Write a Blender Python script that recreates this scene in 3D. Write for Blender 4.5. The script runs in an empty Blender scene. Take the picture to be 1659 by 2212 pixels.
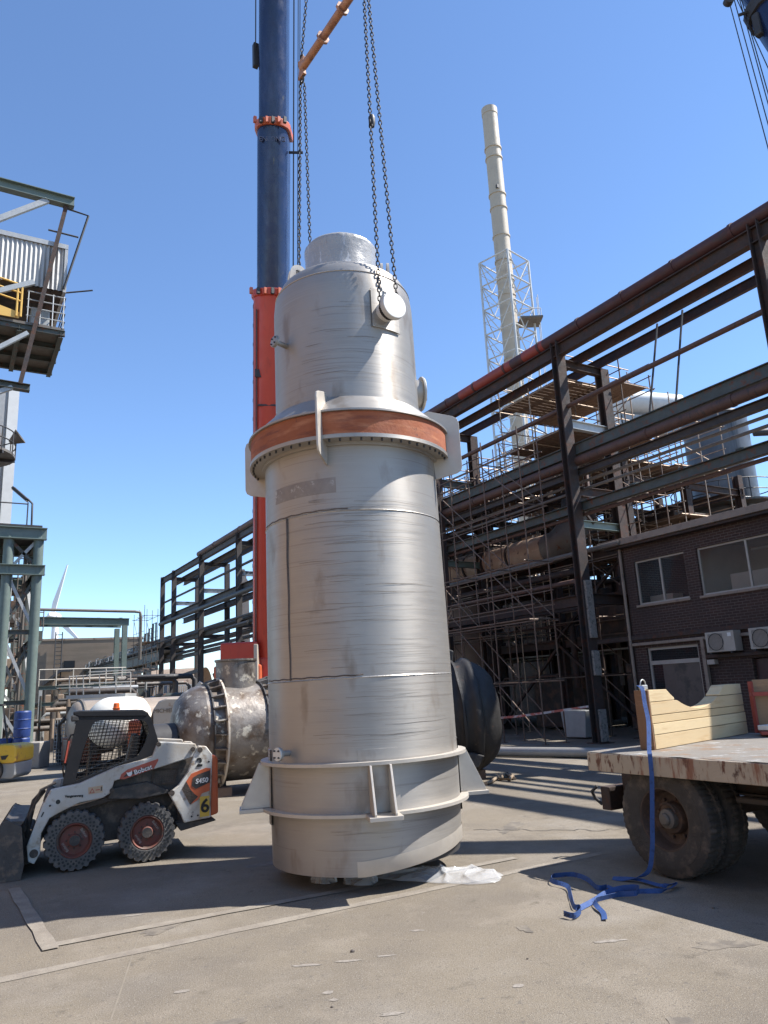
import bpy, math, random
from mathutils import Vector as V, Matrix as M
random.seed(11)
R_ = math.radians
SC = bpy.context.scene
COL = SC.collection
# ------------------------------------------------------------------ camera
HGT = 2.0; PITCH = R_(13.3); ROLL = 0.05; YAW = R_(30.5); FPX = 1620.0; W_, H_ = 1659.0, 2212.0
FWD = V((math.sin(YAW)*math.cos(PITCH), math.cos(YAW)*math.cos(PITCH), math.sin(PITCH)))
_r0 = V((math.cos(YAW), -math.sin(YAW), 0)); _u0 = _r0.cross(FWD)
RGT = _r0*math.cos(ROLL) - _u0*math.sin(ROLL)
UPV = _u0*math.cos(ROLL) + _r0*math.sin(ROLL)
FH = V((math.sin(YAW), math.cos(YAW), 0)); RH = V((math.cos(YAW), -math.sin(YAW), 0)); Z = V((0, 0, 1))
EYE = V((0, 0, HGT))
cam = bpy.data.objects.new('camera', bpy.data.cameras.new('camera')); COL.objects.link(cam)
cm = M.Identity(4)
for i in range(3):
    cm[i][0] = RGT[i]; cm[i][1] = UPV[i]; cm[i][2] = -FWD[i]; cm[i][3] = EYE[i]
cam.matrix_world = cm
cam.data.sensor_fit = 'HORIZONTAL'; cam.data.sensor_width = 36; cam.data.lens = 36*FPX/W_
cam.data.clip_start = 0.05; cam.data.clip_end = 3000
SC.camera = cam
def fl(D, L, z=0.0):            # place in metres ahead (D), to the right (L), up (z)
    p = FH*D + RH*L; return V((p.x, p.y, z))
# ------------------------------------------------------------------ light
SUN_EL = R_(52.5); SUN_OFF = R_(-6.0)
sh = RH*math.cos(SUN_OFF) - FH*math.sin(SUN_OFF)
SDIR = sh*math.cos(SUN_EL) + Z*math.sin(SUN_EL)
w = bpy.data.worlds.new('World'); SC.world = w; w.use_nodes = True
nt = w.node_tree; bg = nt.nodes['Background']
sky = nt.nodes.new('ShaderNodeTexSky'); sky.sky_type = 'NISHITA'; sky.sun_disc = False
sky.sun_elevation = SUN_EL; sky.sun_rotation = math.atan2(SDIR.x, SDIR.y)
sky.air_density = 0.9; sky.dust_density = 0.0; sky.ozone_density = 6; sky.altitude = 0
nt.links.new(sky.outputs[0], bg.inputs[0]); bg.inputs[1].default_value = .11
sun = bpy.data.objects.new('sun', bpy.data.lights.new('sun', 'SUN')); COL.objects.link(sun)
sun.data.energy = 4.0; sun.data.angle = R_(0.53); sun.data.color = (1, 0.965, 0.92)
sun.rotation_euler = (-SDIR).to_track_quat('-Z', 'Y').to_euler(); sun.location = (30, -30, 60)
SC.view_settings.view_transform = 'Standard'; SC.view_settings.look = 'None'
SC.view_settings.exposure = 1.2; SC.view_settings.gamma = 1
# ------------------------------------------------------------------ mesh builder
ORIG = {}
class MB:
    def __init__(s, T=None): s.v = []; s.f = []; s.T = T
    def add(s, vs, fs):
        b = len(s.v)
        for p in vs:
            p = V(p); s.v.append(s.T @ p if s.T else p)
        s.f += [tuple(i+b for i in f) for f in fs]; return s
    def box(s, c, d, R=None):
        c = V(c); x, y, z = d[0]/2, d[1]/2, d[2]/2
        vs = [V((a*x, b*y, e*z)) for e in (-1, 1) for a, b in ((-1, -1), (1, -1), (1, 1), (-1, 1))]
        if R: vs = [R @ p for p in vs]
        return s.add([c+p for p in vs], [(3, 2, 1, 0), (4, 5, 6, 7), (0, 1, 5, 4), (1, 2, 6, 5), (2, 3, 7, 6), (3, 0, 4, 7)])
    def span(s, lo, hi):
        lo = V(lo); hi = V(hi); return s.box((lo+hi)/2, (hi-lo))
    def frame(s, a, b, up=(0, 0, 1)):
        a = V(a); b = V(b); t = (b-a).normalized(); up = V(up)
        if abs(t.dot(up)) > .98: up = V((0, 1, 0)) if abs(t.y) < .9 else V((1, 0, 0))
        x = t.cross(up).normalized(); y = x.cross(t); return a, b, t, x, y
    def sec(s, a, b, poly, up=(0, 0, 1)):
        a, b, t, x, y = s.frame(a, b, up); n = len(poly)
        vs = [p + x*q[0] + y*q[1] for p in (a, b) for q in poly]
        fs = [(i, (i+1) % n, n+(i+1) % n, n+i) for i in range(n)] + [tuple(range(n))[::-1], tuple(range(n, 2*n))]
        return s.add(vs, fs)
    def beam(s, a, b, w, h, up=(0, 0, 1)):
        return s.sec(a, b, [(-w/2, -h/2), (w/2, -h/2), (w/2, h/2), (-w/2, h/2)], up)
    def ibeam(s, a, b, w, h, up=(0, 0, 1), t=None):
        t = t or h*.07; u = t*.6
        return s.sec(a, b, [(-w/2, -h/2), (w/2, -h/2), (w/2, -h/2+t), (u, -h/2+t), (u, h/2-t), (w/2, h/2-t), (w/2, h/2), (-w/2, h/2), (-w/2, h/2-t), (-u, h/2-t), (-u, -h/2+t), (-w/2, -h/2+t)], up)
    def tube(s, a, b, r, n=8, r2=None):
        a, b, t, x, y = s.frame(a, b); r2 = r if r2 is None else r2
        vs = [p + (x*math.cos(2*math.pi*i/n) + y*math.sin(2*math.pi*i/n))*q for p, q in ((a, r), (b, r2)) for i in range(n)]
        return s.add(vs, [(i, (i+1) % n, n+(i+1) % n, n+i) for i in range(n)] + [tuple(range(n))[::-1], tuple(range(n, 2*n))])
    def path(s, pts, r, n=6, closed=False, up=(0, 0, 1)):
        P = [V(p) for p in pts]; m = len(P); vs = []; X = None
        for k in range(m):
            if closed: t = P[(k+1) % m] - P[k-1]
            else: t = P[min(k+1, m-1)] - P[max(k-1, 0)]
            t.normalize()
            if X is None:
                u = V(up)
                if abs(u.dot(t)) > .95: u = V((1, 0, 0))
                X = t.cross(u).normalized()
            else: X = (X - t*X.dot(t)).normalized()
            Y = t.cross(X)
            vs += [P[k] + (X*math.cos(2*math.pi*i/n) + Y*math.sin(2*math.pi*i/n))*r for i in range(n)]
        fs = []
        for k in range(m if closed else m-1):
            k2 = (k+1) % m
            fs += [(k*n+i, k*n+(i+1) % n, k2*n+(i+1) % n, k2*n+i) for i in range(n)]
        if not closed: fs += [tuple(range(n))[::-1], tuple(range((m-1)*n, m*n))]
        return s.add(vs, fs)
    def lathe(s, prof, o=(0, 0, 0), ax=(0, 0, 1), n=32, a0=0., a1=2*math.pi, ref=None, fn=None):
        o = V(o); t = V(ax).normalized()
        x = V(ref) if ref else (V((1, 0, 0)) if abs(t.x) < .9 else V((0, 1, 0)))
        x = (x - t*x.dot(t)).normalized(); y = t.cross(x)
        full = abs(a1-a0-2*math.pi) < 1e-6; m = len(prof); k = n if full else n+1; vs = []
        for j, (r, h) in enumerate(prof):
            for i in range(k):
                a = a0 + (a1-a0)*i/n; rr, hh = (r, h) if fn is None else fn(j, a, r, h)
                vs.append(o + t*hh + (x*math.cos(a) + y*math.sin(a))*rr)
        fs = [(j*k+i, j*k+(i+1) % k, (j+1)*k+(i+1) % k, (j+1)*k+i) for j in range(m-1) for i in range(n)]
        return s.add(vs, fs)
    def prism(s, poly, o, ex, ey, d):
        o = V(o); ex = V(ex); ey = V(ey); d = V(d); n = len(poly)
        vs = [o + ex*p[0] + ey*p[1] for p in poly]; vs += [p+d for p in vs]
        return s.add(vs, [(i, (i+1) % n, n+(i+1) % n, n+i) for i in range(n)] + [tuple(range(n))[::-1], tuple(range(n, 2*n))])
    def ringplate(s, outer, inner, o, ex, ey, d, N=48):
        def res(L):
            P = [V((p[0], p[1], 0)) for p in L]; seg = [(P[(i+1) % len(P)]-P[i]).length for i in range(len(P))]; tot = sum(seg); out = []
            for k in range(N):
                q = tot*k/N; i = 0
                while i < len(P)-1 and q > seg[i]: q -= seg[i]; i += 1
                out.append(P[i].lerp(P[(i+1) % len(P)], q/max(seg[i], 1e-9)))
            return out
        A = res(outer); B = res(inner); o = V(o); ex = V(ex); ey = V(ey); d = V(d)
        g = lambda p: o + ex*p.x + ey*p.y
        vs = [g(p) for p in A] + [g(p) for p in B]; vs += [p+d for p in vs]; fs = []
        for i in range(N):
            j = (i+1) % N
            fs += [(i, j, N+j, N+i), (2*N+i, 3*N+i, 3*N+j, 2*N+j), (i, 2*N+i, 2*N+j, j), (N+i, N+j, 3*N+j, 3*N+i)]
        return s.add(vs, fs)
    def quad(s, a, b, c, d): return s.add([a, b, c, d], [(0, 1, 2, 3)])
    def build(s, name, mat, parent=None, smooth=None, bevel=0, label=None):
        og = ORIG[parent.name] if parent else V((0, 0, 0))
        me = bpy.data.meshes.new(name); me.from_pydata([p-og for p in s.v], [], s.f); me.update()
        if mat: me.materials.append(mat)
        if smooth is not None:
            me.polygons.foreach_set('use_smooth', [True]*len(me.polygons))
            me.set_sharp_from_angle(angle=R_(smooth))
        o = bpy.data.objects.new(name, me); COL.objects.link(o)
        if parent: o.parent = parent
        if label: o['label'] = label
        ORIG[o.name] = og
        if bevel:
            bv = o.modifiers.new('bevel', 'BEVEL'); bv.width = bevel; bv.segments = 2; bv.limit_method = 'ANGLE'; bv.angle_limit = R_(40)
        return o
def thing(name, label, cat, loc, group=None):
    o = bpy.data.objects.new(name, None); COL.objects.link(o); o.location = loc; o.empty_display_size = .2
    o['label'] = label; o['category'] = cat
    if group: o['group'] = group
    ORIG[o.name] = V(loc); return o
def tag(o, label, cat, group=None):
    o['label'] = label; o['category'] = cat
    if group: o['group'] = group
    return o
def struct(name, mb, mat, smooth=None):
    o = mb.build(name, mat, None, smooth); o['kind'] = 'structure'; return o
def copy_tree(o, off, parent=None, label=None):
    c = o.copy(); COL.objects.link(c)
    if parent: c.parent = parent
    else: c.location = o.location + V(off)
    if label: c['label'] = label
    ORIG[c.name] = ORIG[o.name] + (V((0, 0, 0)) if parent else V(off))
    for ch in list(o.children): copy_tree(ch, off, c)
    return c
def text_mb(txt, size, o, ex, ey, depth=.004, bold=0., shear=0., align='CENTER'):
    cu = bpy.data.curves.new('txt', 'FONT'); cu.body = txt; cu.size = size; cu.align_x = align; cu.align_y = 'CENTER'
    cu.extrude = depth/2; cu.offset = bold; cu.shear = shear; cu.resolution_u = 3
    ob = bpy.data.objects.new('txt', cu); me = bpy.data.meshes.new_from_object(ob)
    ex = V(ex).normalized(); ey = V(ey).normalized(); ez = ex.cross(ey); mb = MB(); o = V(o)
    mb.add([o + ex*v.co.x + ey*v.co.y + ez*v.co.z for v in me.vertices], [tuple(p.vertices) for p in me.polygons])
    bpy.data.objects.remove(ob); bpy.data.curves.remove(cu); bpy.data.meshes.remove(me)
    return mb
# ------------------------------------------------------------------ materials
def _n(nt, t, **k):
    n = nt.nodes.new(t)
    for a, b in k.items(): setattr(n, a, b)
    return n
def pm(name, c1, c2=None, sc=3., rough=.6, metal=0., patches=(), bump=0., bsc=30., st=(1, 1, 1), detail=6, rv=.12, contrast=.25, spec=None):
    """base colour varied by noise, then patches of (colour, scale, threshold, softness, stretch)"""
    m = bpy.data.materials.new(name); m.use_nodes = True; nt = m.node_tree; L = nt.links.new
    b = nt.nodes['Principled BSDF']; b.inputs['Roughness'].default_value = rough; b.inputs['Metallic'].default_value = metal
    if spec is not None: b.inputs['Specular IOR Level'].default_value = spec
    tc = _n(nt, 'ShaderNodeTexCoord')
    def noise(scale, stretch, off=0., det=detail):
        mp = _n(nt, 'ShaderNodeMapping'); mp.inputs['Scale'].default_value = stretch; mp.inputs['Location'].default_value = (off, off*1.7, off*.6)
        L(tc.outputs['Object'], mp.inputs[0]); n = _n(nt, 'ShaderNodeTexNoise'); n.inputs['Scale'].default_value = scale
        n.inputs['Detail'].default_value = det; n.inputs['Roughness'].default_value = .62; L(mp.outputs[0], n.inputs['Vector']); return n.outputs['Fac']
    def ramp(f, a, z):
        r = _n(nt, 'ShaderNodeMapRange'); r.inputs['From Min'].default_value = a; r.inputs['From Max'].default_value = z; L(f, r.inputs[0]); return r.outputs[0]
    def mix(f, a, z):
        x = _n(nt, 'ShaderNodeMix', data_type='RGBA'); L(f, x.inputs['Factor'])
        for k, q in ((6, a), (7, z)):
            if isinstance(q, tuple): x.inputs[k].default_value = (*q[:3], 1)
            else: L(q, x.inputs[k])
        return x.outputs[2]
    c2 = c2 or tuple(x*.72 for x in c1)
    f0 = noise(sc, st); cur = mix(ramp(f0, .5-contrast, .5+contrast), c1, c2)
    for i, p in enumerate(patches):
        col, ps, th, so, pst = (list(p)+[(1, 1, 1)])[:5]
        f = ramp(noise(ps, pst, 3.1*(i+1)), th-so, th+so); cur = mix(f, cur, col)
    L(cur, b.inputs['Base Color'])
    if rv:
        r = _n(nt, 'ShaderNodeMapRange'); r.inputs['From Min'].default_value = .3; r.inputs['From Max'].default_value = .7
        r.inputs['To Min'].default_value = max(.02, rough-rv); r.inputs['To Max'].default_value = min(1, rough+rv)
        L(noise(sc*3, st, 9.), r.inputs[0]); L(r.outputs[0], b.inputs['Roughness'])
    if bump:
        bp = _n(nt, 'ShaderNodeBump'); bp.inputs['Strength'].default_value = bump; bp.inputs['Distance'].default_value = .02
        L(noise(bsc, (1, 1, 1), 5.), bp.inputs['Height']); L(bp.outputs[0], b.inputs['Normal'])
    m['nm'] = name
    return m
RUST = (.13, .045, .02); DRUST = (.06, .026, .015)
m_rustbeam = pm('rusty beam', (.040, .029, .025), (.060, .034, .025), 2.5, .8, 0, [((.09, .034, .018), 4, .6, .06), ((.03, .027, .027), 1.6, .58, .08)], .4, 25)
m_blacksteel = pm('sooty steel', (.035, .032, .033), (.06, .048, .04), 2, .7, 0, [(DRUST, 3, .62, .06)], .3, 25)
m_redpipe = pm('dark red pipe', (.085, .028, .025), (.06, .025, .024), 1.2, .6, 0, [((.05, .03, .03), 3, .6, .06)], .2, 30)
m_redpaint = pm('red primer', (.30, .05, .035), (.24, .045, .03), 4, .55)
m_brownpipe = pm('brown pipe', (.115, .058, .038), (.08, .042, .032), 1.5, .65, 0, [((.05, .035, .03), 3.5, .6, .05, (1, 3, 1))], .25, 20)
m_greypipe = pm('weathered grey pipe', (.17, .15, .13), (.11, .095, .08), 2, .6, .2, [(RUST, 4, .66, .05)], .2, 20)
m_green = pm('grey green steel', (.145, .185, .165), (.105, .14, .125), 3, .5, 0, [((.10, .06, .04), 5, .72, .04)], .1, 30)
m_greenold = pm('weathered green steel', (.075, .09, .08), (.05, .056, .05), 3, .6, 0, [(RUST, 5, .6, .06)], .2, 30)
m_lightsteel = pm('light galvanised steel', (.42, .43, .42), (.33, .34, .34), 4, .5, .3)
m_white = pm('white paint', (.70, .70, .67), (.6, .6, .57), 3, .5, 0, [((.3, .24, .18), 7, .72, .05)])
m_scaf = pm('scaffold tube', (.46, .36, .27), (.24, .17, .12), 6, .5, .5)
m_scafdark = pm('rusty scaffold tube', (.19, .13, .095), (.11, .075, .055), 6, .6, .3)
m_plank = pm('scaffold plank', (.22, .15, .10), (.13, .085, .06), 5, .85, 0, (), .3, 40, (1, 1, 1))
m_dark = pm('dark steel', (.03, .03, .032), (.045, .042, .04), 4, .6)
m_black = pm('black paint', (.012, .012, .014), (.02, .019, .02), 5, .5, 0, [((.05, .04, .034), 9, .68, .06)], spec=.25)
m_rubber = pm('dusty rubber', (.032, .030, .029), (.055, .048, .042), 6, .85, 0, [((.10, .08, .065), 9, .66, .08)], .5, 60)
m_concrete = pm('concrete', (.34, .31, .27), (.25, .23, .2), 4, .9, 0, [((.18, .15, .12), 3, .62, .06)], .5, 30)
# ------------------------------------------------------------------ ground
def asphalt():
    m = pm('asphalt', (.222, .187, .140), (.178, .149, .111), .35, .93, 0,
           [((.26, .23, .19), .9, .60, .10), ((.155, .132, .105), .55, .56, .12), ((.235, .20, .155), 1.7, .60, .08), ((.13, .11, .085), 4.5, .68, .05), ((.29, .26, .22), 2.6, .72, .04), ((.10, .088, .075), 75, .60, .06), ((.34, .31, .26), 95, .62, .06), ((.13, .115, .10), 22, .66, .06)], .55, 140, rv=.04, spec=.25)
    return m
m_asphalt = asphalt()
g = MB(); g.quad((-900, -900, 0), (1300, -900, 0), (1300, 1300, 0), (-900, 1300, 0))
struct('ground', g, m_asphalt)
def line_mat():
    m = pm('worn road paint', (.285, .25, .20), (.24, .208, .165), 9, .9, 0, [((.20, .17, .135), 5, .50, .12), ((.13, .115, .10), 70, .62, .08)], .4, 120, rv=.03)
    return m
m_line = line_mat()
def strip(name, pts, wd, z=.004, mat=None):
    mb = MB(); P = [V((p[0], p[1], z)) for p in pts]; vs = []
    for i, p in enumerate(P):
        t = (P[min(i+1, len(P)-1)] - P[max(i-1, 0)]).normalized(); n = V((-t.y, t.x, 0)); k = wd*(.5+.06*math.sin(i*2.3))
        vs += [p + n*k, p - n*k]
    mb.add(vs, [(2*i, 2*i+1, 2*i+3, 2*i+2) for i in range(len(P)-1)])
    return struct(name, mb, mat or m_line)
def lerp_pts(a, b, n): return [(a[0]+(b[0]-a[0])*i/n, a[1]+(b[1]-a[1])*i/n) for i in range(n+1)]
strip('parking_line', lerp_pts((-3, 6.98), (6.9, 7.03), 24), .13)
strip('parking_line', lerp_pts((.93, 7.65), (5.98, 7.52), 16), .12, .008)
strip('parking_line', lerp_pts((.96, 7.52), (.88, 10.2), 8), .13, .012)
m_crack = pm('crack filler', (.05, .045, .04), (.09, .08, .07), 20, .9)
def crack(a, b, n=22, wd=.02, am=.06):
    pts = [(p[0]+random.uniform(-am, am), p[1]+random.uniform(-am, am)) for p in lerp_pts(a, b, n)]
    return strip('asphalt_crack', pts, wd, .006, m_crack)
crack((6.7, 9.3), (7.9, 8.0)); crack((7.9, 8.0), (9.2, 7.6), 14, .012); 
m_scuff = pm('pale scuff', (.30, .27, .23), (.22, .19, .16), 14, .95, 0, [((.2, .175, .145), 22, .5, .06)], .3, 90)
def scuff(cx, cy, L, wd, ang):
    n = 14; vs = []
    for i in range(n):
        a = 2*math.pi*i/n; r = random.uniform(.65, 1.15); x = math.cos(a)*L/2*r; y = math.sin(a)*wd/2*r
        vs.append((cx + x*math.cos(ang) - y*math.sin(ang), cy + x*math.sin(ang) + y*math.cos(ang), .003))
    struct('ground_scuff', MB().add(vs, [tuple(range(n))]), m_scuff)
for (D, L, l, wd) in ((6.3, -.75, .28, .05), (6.35, -.45, .22, .05), (6.42, -.15, .16, .04), (5.75, -.55, .1, .06), (5.62, -.5, .07, .05), (5.35, -.1, .2, .05), (5.7, .75, .08, .06), (6.5, 1.6, .3, .06), (7.0, .1, .14, .05), (7.9, -2.6, .2, .06), (5.9, -1.6, .12, .06), (4.95, -1.5, .16, .08)):
    p = fl(D, L); scuff(p.x, p.y, l, wd, random.uniform(-.2, .2)+R_(-20))
m_pebble = pm('pebble', (.12, .10, .085), None, 9, .9)
for k, (D, L, r) in enumerate(((6.55, -.42, .018), (5.5, -.5, .010), (6.2, .9, .009), (7.2, 2.7, .014), (5.0, 1.1, .008))):
    p = fl(D, L); mb = MB(); mb.lathe([(0, -.2*r), (r*.9, 0), (r, r*.4), (r*.6, r*.9), (0, r*1.05)], p, n=7, fn=lambda j, a, q, h: (q*(1+.2*math.sin(2*a+j)), h))
    o = mb.build('pebble', m_pebble, None, 60); tag(o, ['dark pebble on the sunlit asphalt in front of the tank', 'tiny pebble, nearest one at the lower middle of the yard', 'tiny pebble to the right of the dark pebble', 'grey pebble lying near the blue strap loops', 'tiny pebble at the lower right of the yard'][k], 'pebble', 'pebbles on the asphalt')

m_stain = pm('dark oil stain', (.10, .085, .07), (.15, .128, .10), 5, .8, 0, [((.205, .175, .135), 6, .52, .10)], .3, 120, rv=.1)
rg2 = random.Random(3)
def blot(D, L, rx, ry, ang, mat, z, nm):
    c = fl(D, L); n = 26; vs = []
    for i in range(n):
        a = 2*math.pi*i/n; r = 1+.22*math.sin(3*a+rx*40)+.13*math.sin(7*a+ry*30)+rg2.uniform(-.06, .06); x = math.cos(a)*rx*r; y = math.sin(a)*ry*r
        vs.append((c.x+x*math.cos(ang)-y*math.sin(ang), c.y+x*math.sin(ang)+y*math.cos(ang), z))
    struct(nm, MB().add(vs, [tuple(range(n))]), mat)
for k, (D, L, rx, ry) in enumerate(((6.3, 2.4, .22, .10), (5.3, -1.2, .16, .08), (9.9, -1.6, .3, .12), (7.4, -2.2, .2, .09), (11.5, 1.6, .45, .12), (5.0, 1.6, .12, .07), (6.9, 1.0, .10, .05))):
    blot(D, L, rx, ry, R_(-30+17*k), m_stain, .0022+.0002*k, 'oil_stain')
m_tmark = pm('faint tyre mark', (.165, .142, .11), (.19, .163, .125), 6, .92, 0, [((.215, .182, .14), 9, .50, .12)], .3, 120, rv=.04)
pa = fl(4.0, -1.6); pb = fl(7.3, -2.35); strip('slab_joint', lerp_pts((pa.x, pa.y), (pb.x, pb.y), 16), .012, .0026, m_tmark)
# ------------------------------------------------------------------ the new stainless vessel hanging in the chains
TB = fl(9.3, -.375); TUP = (Z - RH*.0068).normalized()
TC = -(V((TB.x, TB.y, 0)).normalized()); TR = (-TC).cross(Z).normalized()
TR = (TR - TUP*TR.dot(TUP)).normalized(); TC = TUP.cross(TR) * (1 if TUP.cross(TR).dot(TC) > 0 else -1)
def TP(phi, r, z):              # azimuth in degrees (0 = towards the yard's open side, + = sunny side)
    a = R_(phi); return TB + TUP*z + (TC*math.cos(a) + TR*math.sin(a))*r
def steel():
    m = bpy.data.materials.new('brushed stainless'); m.use_nodes = True; nt = m.node_tree; L = nt.links.new; b = nt.nodes['Principled BSDF']
    tc = _n(nt, 'ShaderNodeTexCoord')
    def noise(scale, st, off=0, det=4, w=None):
        mp = _n(nt, 'ShaderNodeMapping'); mp.inputs['Scale'].default_value = st; mp.inputs['Location'].default_value = (off, off, off)
        L(tc.outputs['Object'], mp.inputs[0]); n = _n(nt, 'ShaderNodeTexNoise'); n.inputs['Scale'].default_value = scale; n.inputs['Detail'].default_value = det
        L(mp.outputs[0], n.inputs['Vector']); return n.outputs['Fac']
    def rng(f, a, z, c=0., d=1.):
        r = _n(nt, 'ShaderNodeMapRange')
        for k, q in zip(('From Min', 'From Max', 'To Min', 'To Max'), (a, z, c, d)): r.inputs[k].default_value = q
        L(f, r.inputs[0]); return r.outputs[0]
    def mix(f, a, z):
        x = _n(nt, 'ShaderNodeMix', data_type='RGBA'); L(f, x.inputs['Factor'])
        for k, q in ((6, a), (7, z)):
            if isinstance(q, tuple): x.inputs[k].default_value = (*q, 1)
            else: L(q, x.inputs[k])
        return x.outputs[2]
    cur = mix(rng(noise(1.1, (1, 1, 1)), .3, .7), (.41, .385, .348), (.35, .326, .293))
    cur = mix(rng(noise(1.6, (.6, .6, 60), 4), .45, .75), cur, (.405, .375, .335))
    cur = mix(rng(noise(2.4, (1.2, 1.2, .5), 8, 6), .60, .72), cur, (.28, .24, .20))
    # fine grinder lines running round the shell
    ln = rng(noise(1.0, (.35, .35, 46), 2, 1), .655, .675); sel = rng(noise(1.1, (.9, .9, .8), 6, 2), .44, .52)
    mu = _n(nt, 'ShaderNodeMath', operation='MULTIPLY'); L(ln, mu.inputs[0]); L(sel, mu.inputs[1])
    mu2 = _n(nt, 'ShaderNodeMath', operation='MULTIPLY'); L(mu.outputs[0], mu2.inputs[0]); mu2.inputs[1].default_value = .25
    cur = mix(mu2.outputs[0], cur, (.16, .13, .11))
    L(cur, b.inputs['Base Color']); b.inputs['Metallic'].default_value = .60; b.inputs['Anisotropic'].default_value = .62; b.inputs['Anisotropic Rotation'].default_value = .25
    tg = _n(nt, 'ShaderNodeTangent', direction_type='RADIAL', axis='Z'); L(tg.outputs[0], b.inputs['Tangent'])
    L(rng(noise(3, (1, 1, 8), 5), .3, .7, .46, .54), b.inputs['Roughness'])
    bp = _n(nt, 'ShaderNodeBump'); bp.inputs['Strength'].default_value = .025; bp.inputs['Distance'].default_value = .01
    L(noise(5, (.4, .4, 14), 1, 3), bp.inputs['Height']); L(bp.outputs[0], b.inputs['Normal'])
    return m
m_steel = steel()
m_pale = pm('pickled plate', (.54, .49, .42), (.46, .415, .355), 5, .5, .35)
m_band = pm('oxide red band', (.37, .115, .045), (.27, .078, .034), 1.6, .8, 0, [((.44, .17, .08), 2.5, .60, .08, (1, 1, 5)), ((.15, .045, .028), 2.2, .62, .10, (.8, .8, 5)), ((.12, .04, .03), 5, .66, .03, (1, 1, .6))], .25, 20)
m_weld = pm('dark weld', (.09, .07, .06), (.16, .13, .11), 25, .6, .4, (), .6, 80)
m_bright = pm('bright weld', (.55, .52, .47), (.4, .37, .33), 20, .35, .7)
m_wrap = pm('stretch wrap', (.42, .41, .385), (.33, .32, .30), 2.5, .25, .1, [((.62, .61, .59), 4.5, .62, .025, (1, 1, .3)), ((.22, .21, .20), 6, .66, .03, (1, 1, .25))], .35, 18, spec=.7)
m_grind = pm('ground patch', (.30, .265, .23), (.22, .19, .17), 5, .55, .35, [((.42, .4, .36), 9, .6, .04)])
m_cap = pm('nozzle cap', (.68, .67, .63), (.58, .57, .53), 4, .5, .2, [((.45, .42, .38), 10, .68, .04)])
tank = thing('process_vessel', 'tall grey stainless steel vessel with orange ring hanging upright from chains', 'tank', TB)
def ring(prof, name, mat, parent=tank, n=96, a0=None, a1=None, fn=None, sm=35, bevel=0):
    mb = MB()
    if a0 is None: mb.lathe(prof, TB, TUP, n, ref=TC, fn=fn)
    else: mb.lathe(prof, TB, TUP, n, R_(a0), R_(a1), ref=TC, fn=fn)
    return mb.build(name, mat, parent, sm)
# lathe angle runs TC -> TUP x TC; find its sign against TR
SG = 1 if TUP.cross(TC).dot(TR) > 0 else -1
def phi_of(a): return SG*math.degrees(a)
def zb(phi):
    phi = (phi+180) % 360 - 180
    if -6 < phi < 170: return .17 + min(.15, max(0, phi+2)*.0021)
    return .17
shell = ring([(1.087, .17), (1.10, .76), (1.105, 1.3), (1.10, 2.9), (1.088, 4.5), (1.088, 4.80)], 'shell', m_steel, n=144, fn=lambda j, a, r, h: (r, zb(phi_of(a)) if j == 0 else h))
ring([(1.06, .22), (1.06, .5), (0, .5)], 'shell_floor', m_dark)
ring([(1.02, .44), (1.0, .34), (.93, .25), (.80, .19), (.5, .16), (0, .15)], 'bottom_head', pm('polished head', (.3, .29, .28), (.2, .19, .18), 3, .22, .9))
lo, hi = (-6, 118) if SG > 0 else (-118, 6)
ring([(1.092, .17), (1.094, .20), (1.096, .31)], 'base_strip', m_pale, n=60, a0=lo, a1=hi, fn=lambda j, a, r, h: (r, zb(phi_of(a)) + (-.004, .0, .145)[j]))
for z0, r1, t in ((.745, 1.20, .032), (1.245, 1.205, .034)):
    ring([(1.07, z0), (r1, z0), (r1, z0+t), (1.07, z0+t)], 'stiffener_ring', m_pale, sm=20)
for z0 in (2.14, 3.985):
    mb = MB(); mb.path([TP(p*4+1, 1.101 if z0 < 3 else 1.092, z0) for p in range(90)], .008, 5, True); mb.build('weld_seam', m_bright, tank, 60)
mb = MB(); mb.path([TP(-44+.3*math.sin(k*1.9), 1.103-.0025*k/8, 2.15+k*.23) for k in range(9)], .011, 5); mb.build('weld_seam', m_weld, tank, 60)
mb = MB(); mb.path([TP(-38, 1.101, 3.985-.0*k) for k in range(2)], .012, 5)
a, b = sorted((-56*SG, -9*SG)); ring([(1.091, 4.20), (1.0925, 4.29), (1.091, 4.38)], 'ground_patch', m_grind, n=24, a0=a, a1=b)
m_scr = pm('scratch', (.20, .165, .135), (.27, .235, .2), 12, .5, .4)
rs = random.Random(5); gmk = MB()
for k in range(150):
    if k < 118: z = rs.uniform(1.45, 4.15); rad = 1.1062-.0055*max(0, z-1.3)/3
    elif k < 126: z = rs.uniform(.42, .70); rad = 1.1015
    else: z = rs.uniform(5.6, 6.7); rad = .9365
    a = rs.uniform(-36, 20); ln = rs.uniform(8, 60); n = 14; ph = rs.uniform(0, 6); w0 = rs.choice((.0008, .001, .0012, .0016, .0026)); P = []
    for i in range(n+1):
        p = a+ln*i/n; dz = .007*math.sin(p*.06+ph)+.003*math.sin(p*.25+ph*2); wd = w0*(.35+.65*math.sin(math.pi*min(1, i/n+.12))); P += [TP(p, rad, z+dz+wd), TP(p, rad, z+dz-wd)]
    gmk.add(P, [(2*i, 2*i+1, 2*i+3, 2*i+2) for i in range(n)])
go = gmk.build('grinding_scratch', m_scr, tank); go['kind'] = 'stuff'
mb = MB(); mb.path([TP(-75+p*2.2, 1.1005, 2.165+.004*math.sin(p*1.3)) for p in range(36)], .008, 5); mb.build('weld_seam', m_weld, tank, 60)
mb = MB(); mb.path([TP(-75+p*2.2, 1.0935, 4.006+.004*math.sin(p*1.3)) for p in range(34)], .006, 5); mb.build('weld_seam', m_weld, tank, 60)
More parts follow.
